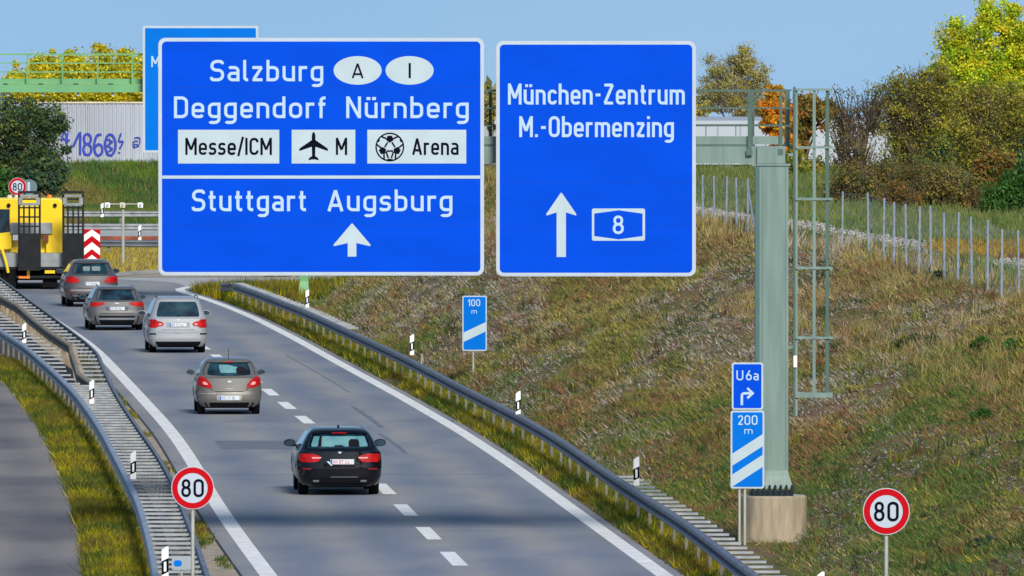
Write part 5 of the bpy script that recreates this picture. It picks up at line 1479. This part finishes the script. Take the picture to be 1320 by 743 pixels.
# brown-grey estate with flared arches
d = 421
P = paint('paint_taupe', (.125, .12, .125), .6, .3)
c = Car('estate_car', 'grey brown estate car with roof rails and a bright lower bumper strip', at_d(150.5, 0, d).x, d, -math.atan(slope_at(mid_line, d)-.01), P,
 [(.20,.80,.14,4.6,.25,.10),(.30,.88,.04,4.8,.28,.12),(.45,.93,.0,4.9,.30,.12),(.60,.935,.0,4.92,.30,.12),(.66,.93,.015,4.9,.30,.12),(.80,.92,.025,4.7,.28,.12),(.96,.89,.04,4.0,.24,.12),(1.0,.86,.13,3.7,.20,.10),(1.05,.82,.20,3.5,.20,.10),(1.20,.755,.32,3.1,.2,.10),(1.36,.68,.45,2.7,.2,.09),(1.42,.62,.55,2.5,.2,.09),(1.46,.54,.8,2.3,.2,.07)], wheelbase=2.9, rear_axle=.98, tyre_r=.345)
c.patch('rear_window', M['glass'], [(1.02,-.68,.68),(1.05,-.70,.70),(1.20,-.65,.65),(1.34,-.60,.60),(1.36,-.57,.57)])
c.patch('rear_spoiler', P, [(1.365,-.62,.62),(1.41,-.60,.60)], off=.07)
for sx in (-1, 1):
    c.patch('tail_lamp', M['lamp_red'], [(.81, *sorted((sx*.88, sx*.66))),(.84, *sorted((sx*.915, sx*.52))),(.88, *sorted((sx*.91, sx*.42))),(.93, *sorted((sx*.90, sx*.40))),(.95, *sorted((sx*.87, sx*.50)))], off=.014, nx=12)
c.patch('plate_recess', mat('recess_dark', (.07, .065, .07), .5), [(.66,-.36,.36),(.80,-.40,.40)], off=.004)
c.plate(.735, 0, M['plate_char'], 9)
c.patch('badge', M['chrome'], [(.90,-.07,.07),(.925,-.07,.07)], off=.01)
c.patch('lower_bumper', M['trim'], [(.20,-.80,.80),(.30,-.88,.88),(.50,-.925,.925)], off=.006)
c.patch('skid_strip', M['chrome'], [(.36,-.58,.58),(.43,-.70,.70)], off=.016)
c.side([(1.03,.7,3.4),(1.18,.75,3.0),(1.38,.9,2.5)])
c.mirrors(1.0, 3.15, .12, P)
m_ = MB()
for sx in (-1, 1): m_.tube([(sx*.60, .75, 1.42), (sx*.60, .95, 1.495), (sx*.58, 2.2, 1.50), (sx*.57, 2.5, 1.45)], .018, 6)
m_.build('roof_rail', M['chrome'], c.root)

# dark taupe SUV
d = 455
P = paint('paint_dark_taupe', (.095, .088, .090), .6, .3)
c = Car('suv_car', 'dark taupe sport utility car with wide red lamps right behind the yellow truck', at_d(118.5, 0, d).x, d, -math.atan(slope_at(mid_line, d)-.01), P,
 [(.24,.80,.16,4.4,.3,.14),(.34,.90,.05,4.6,.34,.16),(.50,.955,.0,4.7,.36,.17),(.68,.965,.0,4.75,.36,.17),(.78,.96,.015,4.7,.36,.17),(.95,.955,.03,4.4,.34,.16),(1.12,.925,.05,3.8,.30,.15),(1.18,.87,.17,3.6,.28,.14),(1.35,.78,.32,3.1,.28,.13),(1.52,.705,.46,2.7,.26,.12),(1.60,.66,.52,2.5,.26,.11),(1.66,.58,.7,2.3,.24,.10),(1.70,.46,1.0,2.1,.22,.07)], wheelbase=2.9, rear_axle=.95, tyre_r=.39, tyre_w=.27)
c.patch('rear_window', M['glass'], [(1.19,-.66,.66),(1.24,-.70,.70),(1.38,-.66,.66),(1.52,-.60,.60),(1.56,-.55,.55)])
wnd = c.root.children[-1]
c.patch('window_view', mat('glass_pale_view', (.18, .22, .22), .15, coat=1.0), [(1.30,-.30,-.08),(1.42,-.32,-.05),(1.46,-.28,-.08)], off=.009, parent=wnd)
c.patch('window_view', mat('glass_pale_view_b', (.18, .22, .22), .15, coat=1.0), [(1.30,.02,.30),(1.42,.0,.32),(1.46,.04,.28)], off=.009, parent=wnd)
c.patch('rear_spoiler', P, [(1.57,-.62,.62),(1.63,-.60,.60)], off=.08)
for sx in (-1, 1):
    c.patch('tail_lamp', M['lamp_red'], [(.88, *sorted((sx*.82, sx*.50))),(.92, *sorted((sx*.93, sx*.44))),(.98, *sorted((sx*.955, sx*.46))),(1.05, *sorted((sx*.94, sx*.54))),(1.10, *sorted((sx*.92, sx*.66)))], off=.016, nx=12)
c.plate(.845, 0, M['plate_char'], 11, wd=.27, h=.065)
c.patch('skid_strip', mat('bumper_grey', (.33, .31, .31), .35, metal=.5), [(.57,-.74,.74),(.64,-.80,.80)], off=.010)
c.patch('lower_bumper', M['trim'], [(.25,-.80,.80),(.34,-.88,.88),(.46,-.93,.93)], off=.006)
c.pair('exhaust_pipe', M['rim'], [(.38,.50,.70),(.44,.49,.71)], off=.03)
c.pair('reflector', mat('reflector_red_b', (.25, .01, .012), .3), [(.50,.66,.88),(.53,.66,.89)], off=.008)
c.side([(1.19,.8,3.4),(1.35,.85,3.0),(1.57,1.0,2.5)])
c.mirrors(1.18, 3.1, .13, P)

# ------------------------------------------------------------------ yellow low loader with raised ramps
DT = 484.0
X = lambda p: at_d(p, 0, DT).x
Z = lambda p: zpx(p, DT)
tr = empty('low_loader_truck', (X(55), DT, 0)); tag(tr, 'yellow low loader truck with two raised black loading ramps at the far left', 'truck')
def B(name, m_, x0, x1, ya, yb, d0, d1, bevel=.0, parent=None):
    mb = MB(); mb.box(X(x0), X(x1), DT+d0, DT+d1, Z(yb), Z(ya)); return part(mb, name, m_, tr, bevel=bevel, parent=parent)
o = rrect(X(-22), X(79), Z(332), Z(257), .28)
part(MB().prism_y(o, DT+2.2, DT+5.0), 'superstructure', M['yellow'], tr, bevel=.05)
o = [(X(57), Z(303)), (X(63), Z(303)), (X(77), Z(316)), (X(78), Z(329)), (X(57), Z(329))]
part(MB().prism_y(o, DT+1.9, DT+2.15), 'fender', M['yellow'], tr)
o = [(X(-10), Z(303)), (X(12), Z(300)), (X(12), Z(322)), (X(-10), Z(324))]
part(MB().prism_y(o, DT+1.9, DT+2.15), 'fender', M['yellow'], tr)
B('side_window', M['glass'], -10, 9.5, 271, 303, 2.1, 2.19)
B('locker', M['grey_deck'], 10.5, 64.5, 288.5, 303, 1.8, 2.18, .02)
B('tool_box', M['post_white'], 14, 22, 304, 311, 1.7, 1.88)
B('lamp_cluster', mat('lamp_brown', (.16, .03, .02), .4), 53, 60, 304, 312, 1.7, 1.88)
B('deck', M['grey_deck'], -20, 79, 327, 344.5, .55, 5.0)
B('deck_edge', M['ramp'], -20, 79, 344.8, 348, .5, 5.0)
for p in (8, 68): 
    mb = MB(); mb.tube([(X(p), DT+2.19, Z(266)), (X(p), DT+2.12, Z(266))], .08, 8); part(mb, 'warning_lamp', M['trim'], tr)
for p, m_ in ((9, 'cap'), (60.5, 'amber'), (18, 'cap')):
    mb = MB(); mb.tube([(X(p), DT+2.5, Z(256.8)), (X(p), DT+2.5, Z(252.5))], [.12, .08], 10); part(mb, 'beacon', M[m_], tr)
B('chassis', M['undertray'], -20, 77, 348.2, 362, .8, 12)
B('chassis_beam', M['yellow'], 34, 37.5, 340, 360, .35, .7)
B('chassis_beam', M['yellow'], 57, 70, 349, 353, .4, .78)
mb = MB(); mb.tube([(X(2), DT+.3, Z(322)), (X(7), DT+.3, Z(338)), (X(10), DT+.3, Z(352))], .06, 6); part(mb, 'yellow_hose', M['yellow'], tr)
for p in (12, -4, 62):
    for dy in (1.1, 2.4, 3.7):
        mb = MB(); mb.tube([(X(p)-.16, DT+dy, .42), (X(p)+.16, DT+dy, .42)], .42, 20); part(mb, 'wheel', M['tyre'], tr, smooth='auto')
B('bumper_bar', M['ramp'], 20, 76, 356, 359, .3, .5)
B('mud_flap', M['tyre'], 3, 20, 348.3, 371, .55, .6)
B('mud_flap', M['tyre'], 54, 73, 354.5, 371, .55, .6)
B('tail_lamp', M['lamp_red'], 24, 30, 342, 346.5, .20, .34)
B('tail_lamp', M['amber'], 23.5, 38, 356.5, 359.3, .16, .28)
B('reflector', M['post_white'], 43, 52, 338, 341, .1, .16); B('reflector', M['post_white'], 83, 89, 338, 341, .1, .16)
B('light_box', M['tyre'], 21.5, 33, 339.5, 348, .345, .52)
for (xa, xb) in ((22.8, 52.3), (80, 108)):
    rp = MB()
    bx = lambda x0, x1, ya, yb, d0=0, d1=.12: rp.box(X(x0), X(x1), DT+d0, DT+d1, Z(yb), Z(ya))
    wd = xb-xa
    bx(xa, xa+2.6, 250, 349); bx(xb-2.6, xb, 250, 349)
    for q_ in (.26, .5, .74): bx(xa+wd*q_-1.1, xa+wd*q_+1.1, 264, 303, .02, .10)
    for yy in (257, 268, 280, 292): bx(xa+2.7, xb-2.7, yy-1, yy+1, .01, .11)
    o_ = part(rp, 'loading_ramp', M['ramp'], tr)
    rp = MB(); bx(xa+2.7, xb-2.7, 301, 349, .015, .115); part(rp, 'ramp_plate', M['ramp'], tr, parent=o_)
    rp = MB(); bx(xa+3, xb-3, 251, 254, -.02, -.003); bx(xa+2.7, xb-2.7, 262, 265.5, .005, .12); bx(xa+1, xa+6, 255, 264, -.02, -.003); bx(xb-6, xb-1, 255, 264, -.02, -.003); part(rp, 'ramp_head', M['grey_deck'], tr, parent=o_)
    rp = MB(); bx(xa, xb, 246.5, 249.3, 0, .12); part(rp, 'ramp_tip', M['ramp'], tr, parent=o_)
# red and white chevron board
cb = MB(); X0, X1, Z0, Z1 = X(107.3), X(128.8), Z(337), Z(296)
bd = part(cb.box(X0, X1, DT+.2, DT+.23, Z0, Z1), 'warning_board', M['red'], tr)
cb = MB(); cm = (X0+X1)/2; hh = (Z1-Z0)
for t in (.80, .38, -.02):
    zc = Z0+hh*t; a = hh*.22; rise = hh*.20
    lo = lambda z: max(Z0+.003, min(Z1-.003, z))
    poly(cb, [(X0+.01, lo(zc-rise)), (cm, lo(zc)), (cm, lo(zc+a)), (X0+.01, lo(zc+a-rise))], DT+.197)
    poly(cb, [(cm, lo(zc)), (X1-.01, lo(zc-rise)), (X1-.01, lo(zc+a-rise)), (cm, lo(zc+a))], DT+.197)
part(cb, 'white_chevrons', M['post_white'], tr, parent=bd)

# ------------------------------------------------------------------ trees and shrubs
_PT = {'poplar': [(.50,.42,.02),(.40,.38,.03),(.55,.44,.02),(.28,.32,.03)], 'bigyellow': [(.34,.42,.02),(.46,.48,.02),(.54,.45,.03),(.20,.31,.02)],
        'dark': [(.035,.070,.045),(.05,.095,.045),(.08,.12,.05),(.13,.15,.03)], 'grey': [(.26,.24,.09),(.30,.25,.08),(.20,.20,.09),(.34,.30,.05)],
        'orange': [(.55,.20,.015),(.45,.13,.01),(.50,.28,.02),(.30,.20,.02)], 'ochre': [(.25,.24,.03),(.34,.29,.03),(.15,.18,.03),(.22,.17,.05),(.12,.13,.03)],
        'bramble': [(.07,.09,.025),(.12,.12,.03),(.22,.17,.04),(.16,.09,.03),(.05,.07,.03)], 'bright': [(.045,.12,.025),(.06,.14,.025),(.035,.08,.02)],
        'rusty': [(.22,.10,.025),(.18,.13,.03),(.10,.11,.03)]}
PALT = {k: [tuple(min(.8, c*1.45) for c in q) for q in v] for k, v in _PT.items()}
def tree(name, label, cat, px, d, zb, blobs, pal, nleaf, ls, group=None, bare=0, seed=0, bark='bark', trunk=.12, nclump=60, up=.5):
    """blobs: (dx px, py top, py bottom, half width px) crown lobes in metres derived from the picture scale at distance d"""
    r = np.random.default_rng(seed+100)
    x0 = at_d(px, 0, d).x
    if zb is None: zb = float(ground(x0, d))
    root = empty(name, (x0, d, zb)); tag(root, label, cat, group)
    s = d/F
    L = []
    for (bx, ya, yb, hw) in blobs:
        cz = (zpx(ya, d)+zpx(yb, d))/2-zb; hz_ = (zpx(ya, d)-zpx(yb, d))/2
        L.append((bx*s, r.uniform(-.4, .4)*hw*s, cz, hw*s, hz_))
    vol = np.array([l[3]**2*l[4] for l in L])**.75; pr = vol/vol.sum()
    # clump centres fill each lobe
    k = r.choice(len(L), nclump, p=pr); LL = np.array(L)[k]
    dv = r.normal(0, 1, (nclump, 3)); dv /= np.linalg.norm(dv, axis=1, keepdims=True); rad = r.random((nclump, 1))**.45
    cc = LL[:, :3] + dv*rad*np.stack([LL[:, 3], LL[:, 3], LL[:, 4]], -1)*.92
    cs = (LL[:, 3]+LL[:, 4])/2*r.uniform(.16, .34, nclump)
    # trunk, limbs
    mb = MB(); top = max(l[2] for l in L)*.8
    mb.tube([(0, 0, -.2), (trunk*.3, 0, top*.3), (-trunk*.3, .05, top*.65), (0, 0, top)], [trunk, trunk*.85, trunk*.55, trunk*.3], 7)
    for l in L:
        st = min(l[2]*.45, top*.5); mb.tube([(0, 0, st), (l[0]*.45, l[1]*.4, (st+l[2])/2), (l[0], l[1], l[2]+l[4]*.4)], [trunk*.55, trunk*.35, trunk*.12], 5, cap=False)
    for i in range(nclump):
        l = LL[i]; b = (l[0]*.7, l[1]*.7, max(.2, l[2]-l[4]*.7)); m_ = [(b[q]+cc[i][q])/2+r.normal(0, .06*l[3]) for q in range(3)]
        mb.tube([b, m_, tuple(cc[i])], [trunk*.16, trunk*.10, trunk*.05], 4, cap=False)
    mb.build('trunk', M[bark], root, smooth=True)
    if bare:
        mb = MB()
        for i in range(bare):
            l = L[r.integers(len(L))]; a = r.uniform(0, 6.28); e = r.uniform(.1, 1.0)
            p = np.array([l[0]*.5+r.normal(0, l[3]*.3), l[1]+r.normal(0, l[3]*.3), max(.1, l[2]-l[4]*r.uniform(.2, .95))])
            q = np.array([math.cos(a)*l[3]*.5, math.sin(a)*l[3]*.5, l[4]*e]); pts = [p]
            for t in (1, 2, 3): pts.append(p+q*t/3*1.3+r.normal(0, .05*l[3], 3))
            mb.tube([tuple(v) for v in pts], [.022, .016, .010, .005], 3, cap=False)
        mb.build('bare_twigs', M[bark], root)
    # leaves
    per = nleaf//nclump; n = per*nclump
    c = np.repeat(cc, per, 0); sc = np.repeat(cs, per)[:, None]
    g = r.normal(0, .72, (n, 3)); P = c+g*sc*np.array([1, 1, .8])
    P[:, 2] = np.maximum(P[:, 2], .02)
    nv = r.normal(0, 1, (n, 3)); nv /= np.linalg.norm(nv, axis=1, keepdims=True)
    t1 = np.cross(nv, r.normal(0, 1, (n, 3))); t1 /= np.linalg.norm(t1, axis=1, keepdims=True); t2 = np.cross(nv, t1)
    sz = (ls*r.uniform(.5, 1.25, n))[:, None]
    V = np.stack([P-t1*sz, P+t2*sz*.55, P+t1*sz, P-t2*sz*.55], 1).reshape(-1, 3)
    Q = np.arange(4*n).reshape(-1, 4)
    pal_ = np.array(PALT[pal]); ci = r.integers(0, len(pal_), nclump)
    ctone = r.uniform(.75, 1.25, nclump)
    pick = np.where(r.random(n) < .6, np.repeat(ci, per), r.integers(0, len(pal_), n))
    C = pal_[pick]*(np.repeat(ctone, per)*r.uniform(.7, 1.3, n))[:, None]
    np_mesh('crown', V, Q, M['leaf'], parent=root, tint=np.clip(np.repeat(C, 4, 0), 0, 1))
    return root
# yellow poplars over the noise barrier
D4 = 770
for i, (px, top, hw, lb) in enumerate([(22, 84, 13, 'small low yellow tree, leftmost above the noise barrier'), (48, 71, 12, 'second yellow poplar from the left above the noise barrier'), (67, 65, 11, 'yellow poplar third from the left above the noise barrier'), (90, 62, 9, 'narrow pointed yellow poplar standing in mid row above the barrier'), (105, 72, 11, 'lower yellow poplar between two taller ones above the barrier'),
    (129, 56, 16, 'tallest and broadest yellow poplar above the noise barrier'), (161, 57, 9, 'narrow yellow poplar just left of the far blue sign'), (178, 73, 11, 'yellow tree partly hidden by the edge of the far blue sign')]):
    hw *= 1.2; bl = [(0, top-3, 135, hw*.8), (-hw*.5, top+10, 135, hw*.7), (hw*.5, top+5, 135, hw*.7), (0, top-5, top+25, hw*.45), (0, 95, 145, hw*1.2)]
    tree('poplar_tree', lb, 'tree', px, D4+i*1.5, 2.0, bl, 'poplar', 11000, .11, 'yellow poplars behind the noise barrier', seed=i, bark='bark_pale', nclump=120)
for i, px in enumerate((-30, 200, 240, 300, 360, 420, 480, 540, 600)):
    tree('poplar_tree', 'yellow poplar behind the blue signs', 'tree', px, D4+8, 2.0, [(0, 80, 140, 18), (5, 100, 150, 20)], 'poplar', 1500, .3, 'yellow poplars behind the noise barrier', seed=i+30, nclump=24)
tree('grey_willow_tree', 'pale grey green tree glimpsed in the gap between the two big signs', 'tree', 633, 700, 2.2, [(0, 112, 160, 20), (8, 125, 170, 18)], 'grey', 3500, .2, seed=50, bark='bark_pale', nclump=40)
# dark willow at left
tree('dark_tree', 'dense dark green tree in front of the noise barrier at the left edge', 'tree', 36, 668, .3,
     [(-14, 122, 190, 34), (20, 128, 190, 28), (-30, 140, 215, 30), (8, 160, 235, 34), (34, 178, 225, 20), (-8, 200, 245, 40)], 'dark', 24000, .10, seed=51, nclump=150, trunk=.2)
tree('dark_shrub', 'low dark shrub below the dark tree at the left edge', 'shrub', 66, 660, .2, [(0, 205, 250, 22), (-30, 215, 255, 25)], 'dark', 7000, .13, seed=52, nclump=50)
tree('green_shrub', 'bright green shrub at the left frame edge beside the far 80 sign', 'shrub', -2, 640, .0, [(0, 215, 262, 16)], 'bright', 3500, .13, seed=53, nclump=30)
# trees at right
tree('grey_willow_tree', 'pale grey yellow tree above the white hall beside the München sign', 'tree', 950, 690, 2.3,
     [(8, 58, 105, 26), (-30, 70, 120, 22), (28, 78, 128, 20), (-5, 90, 150, 34), (0, 62, 90, 18), (-38, 100, 150, 18), (30, 110, 158, 20)], 'grey', 15000, .065, seed=54, bark='bark_pale', nclump=190, bare=420, trunk=.13)
tree('orange_maple', 'orange autumn maple behind the gantry railing beside the column', 'tree', 1000, 560, 2.8, [(-3, 122, 180, 20), (0, 105, 150, 12), (14, 150, 215, 18), (-12, 140, 178, 12)], 'orange', 7000, .12, seed=55, nclump=60)
tree('ochre_tree', 'rust and ochre tree seen through the ladder cage', 'tree', 1040, 570, 2.8, [(0, 118, 165, 22), (20, 125, 170, 18), (-12, 140, 200, 18)], 'rusty', 7000, .13, seed=56, nclump=70)
tree('ochre_shrub', 'yellow shrub low behind the gantry column', 'shrub', 1022, 470, None, [(0, 185, 250, 20), (25, 200, 262, 22)], 'ochre', 6000, .09, seed=57, nclump=60)
tree('bare_shrub', 'dark twisted half bare shrub right of the ladder', 'shrub', 1108, 420, None, [(-24, 108, 190, 24), (20, 100, 180, 28), (0, 165, 250, 42), (-28, 140, 230, 20)], 'bramble', 4200, .045, seed=58, nclump=130, bare=240, trunk=.24)
tree('ochre_tree', 'ochre leaved tree standing right of the half bare dark shrub', 'tree', 1175, 440, None, [(-22, 92, 150, 26), (8, 96, 175, 34), (-30, 112, 180, 26), (34, 70, 150, 24), (14, 78, 130, 18), (36, 100, 190, 30), (0, 130, 220, 40)], 'ochre', 19000, .050, seed=59, nclump=240, bare=420, trunk=.14)
tree('yellow_tree', 'tall bright yellow green tree at the upper right corner', 'tree', 1276, 520, None,
     [(-2, -6, 60, 19), (26, -4, 58, 20), (-46, 18, 86, 20), (-22, 30, 112, 24), (12, 40, 110, 26), (-50, 68, 112, 16), (34, 40, 110, 22), (-72, 74, 106, 9), (44, 20, 100, 24), (-10, 75, 150, 40), (30, 90, 160, 30), (-46, 92, 140, 24)], 'bigyellow', 52000, .07, seed=60, nclump=380, trunk=.24)
tree('ochre_tree', 'brown ochre tree crowding beneath the tall yellow tree', 'tree', 1262, 450, None, [(-28, 104, 180, 32), (14, 102, 180, 36), (46, 104, 190, 34), (0, 130, 230, 44)], 'ochre', 24000, .052, seed=61, nclump=250, bare=380, trunk=.16)
SH = [(1098, 402, 205, 30, 'bramble', 'dark bramble bush behind the first fence posts'), (1140, 405, 190, 32, 'bramble', 'dark bramble bush with rusty leaves behind the fence'), (1182, 400, 195, 32, 'bramble', 'dark thicket bush in the middle behind the fence'),
      (1222, 396, 205, 30, 'bramble', 'dark thicket bush right of the middle behind the fence'), (1160, 392, 232, 24, 'rusty', 'low rusty bush in front of the dark thicket'), (1254, 388, 228, 24, 'bramble', 'dark low bush left of the bright green bush')]
for i, (px, d, top, hw, pl_, lb) in enumerate(SH):
    tree('bramble_bush', lb, 'bush', px, d, None, [(0, top, 292, hw), (-hw*.6, top+25, 296, hw*.8), (hw*.6, top+18, 298, hw*.8), (0, top+50, 305, hw*1.1)], pl_, 13000, .048, seed=70+i, nclump=130, bare=160)
for i, (px, top, hw, lb) in enumerate([(1190, 150, 34, 'dark hedge tree filling the gap behind the ochre tree'), (1245, 145, 36, 'dark hedge tree behind the brown ochre tree'), (1305, 140, 36, 'dark hedge tree behind the tall yellow tree at the right edge'), (1350, 130, 36, 'hedge tree just outside the right frame edge')]):
    tree('hedge_tree', lb, 'tree', px, 560+i*4, None, [(0, top, 245, hw), (-hw*.6, top+12, 245, hw*.8), (hw*.6, top+8, 245, hw*.8)], 'dark', 9000, .12, seed=140+i, nclump=90, trunk=.15)
tree('green_bush', 'bright green rounded bush at the right edge behind the fence', 'bush', 1298, 384, None, [(0, 222, 290, 26), (22, 205, 290, 24), (-16, 240, 298, 22)], 'bright', 12000, .06, seed=80, nclump=100)
tree('ochre_shrub', 'reddish shrub above the bright green bush', 'shrub', 1272, 405, None, [(0, 200, 270, 20), (15, 190, 260, 18)], 'rusty', 4500, .07, seed=81, nclump=60)
# yellow weeds clump by the path at the right
x, y = scatter(2000, 331, 343, lambda y: np.interp(y, [331, 343], [13.2, 12.6])-1.3, lambda y: np.interp(y, [331, 343], [14.8, 14.6]))
tag(tufts('yellow_weeds', x, y, .1, .42, np.where(rng.random((len(x), 1)) < .6, np.array([.42, .30, .03]), np.array([.28, .16, .04])), blades=8, wid=.03, spread=.14, flop=1.6), 'yellow ochre weeds beside the chipping path at the right edge', 'weeds', kind='stuff')
# small green shrubs on the embankment
for i, (px, py, hw, lb) in enumerate([(1268, 452, 14, 'dark green shrub upper one on the right part of the embankment'), (1310, 455, 14, 'dark green shrub on the embankment at the right edge'), (1266, 540, 12, 'small dark shrub lower on the embankment'), (1170, 452, 16, 'blue green low shrub in the middle of the embankment'),
                                      (1268, 712, 16, 'blue green low shrub near the bottom right corner'), (1100, 505, 8, 'pale grass clump right of the ladder foot'), (1212, 362, 10, 'dark small bush on the embankment crest')]):
    # find the slope point on this pixel ray
    r_ = ray(px, py); best = None
    for t in np.arange(205, 420, .5):
        p = Vector((0, 0, H))+r_*t/r_.y
        if float(ground(p.x, p.y)) >= p.z: best = p; break
    if best is None: continue
    hz2 = hw*.9*best.y/F
    s_ = F/best.y; g_ = float(ground(best.x, best.y))
    py0 = 20+s_*(H-g_)
    tree('low_shrub' if i != 5 else 'grass_clump', lb, 'shrub' if i != 5 else 'grass clump', px, best.y, None, [(0, py0-hw*1.3, py0+2, hw), (hw*.8, py0-hw, py0+2, hw*.7), (-hw*.8, py0-hw*.8, py0+2, hw*.6)], 'bright' if i in (0, 1, 2) else ('grey' if i == 5 else 'dark'), 1800, .035, seed=90+i, nclump=30, trunk=.02)
# distant tree line closing the horizon
for i in range(46):
    px = -900+i*62+rnd.uniform(-20, 20); d = rnd.uniform(1250, 1500)
    if 1030 < px < 1170: continue
    tree('far_tree', 'distant autumn tree of the belt on the horizon far behind the road', 'tree', px, d, None, [(0, rnd.uniform(104, 136), 190, 26), (rnd.uniform(-20, 20), 132, 200, 24), (rnd.uniform(-20, 20), 150, 205, 30)], rnd.choice(['grey', 'ochre', 'grey']), 700, .7, 'far tree belt on the horizon', seed=200+i, nclump=26, trunk=.3)
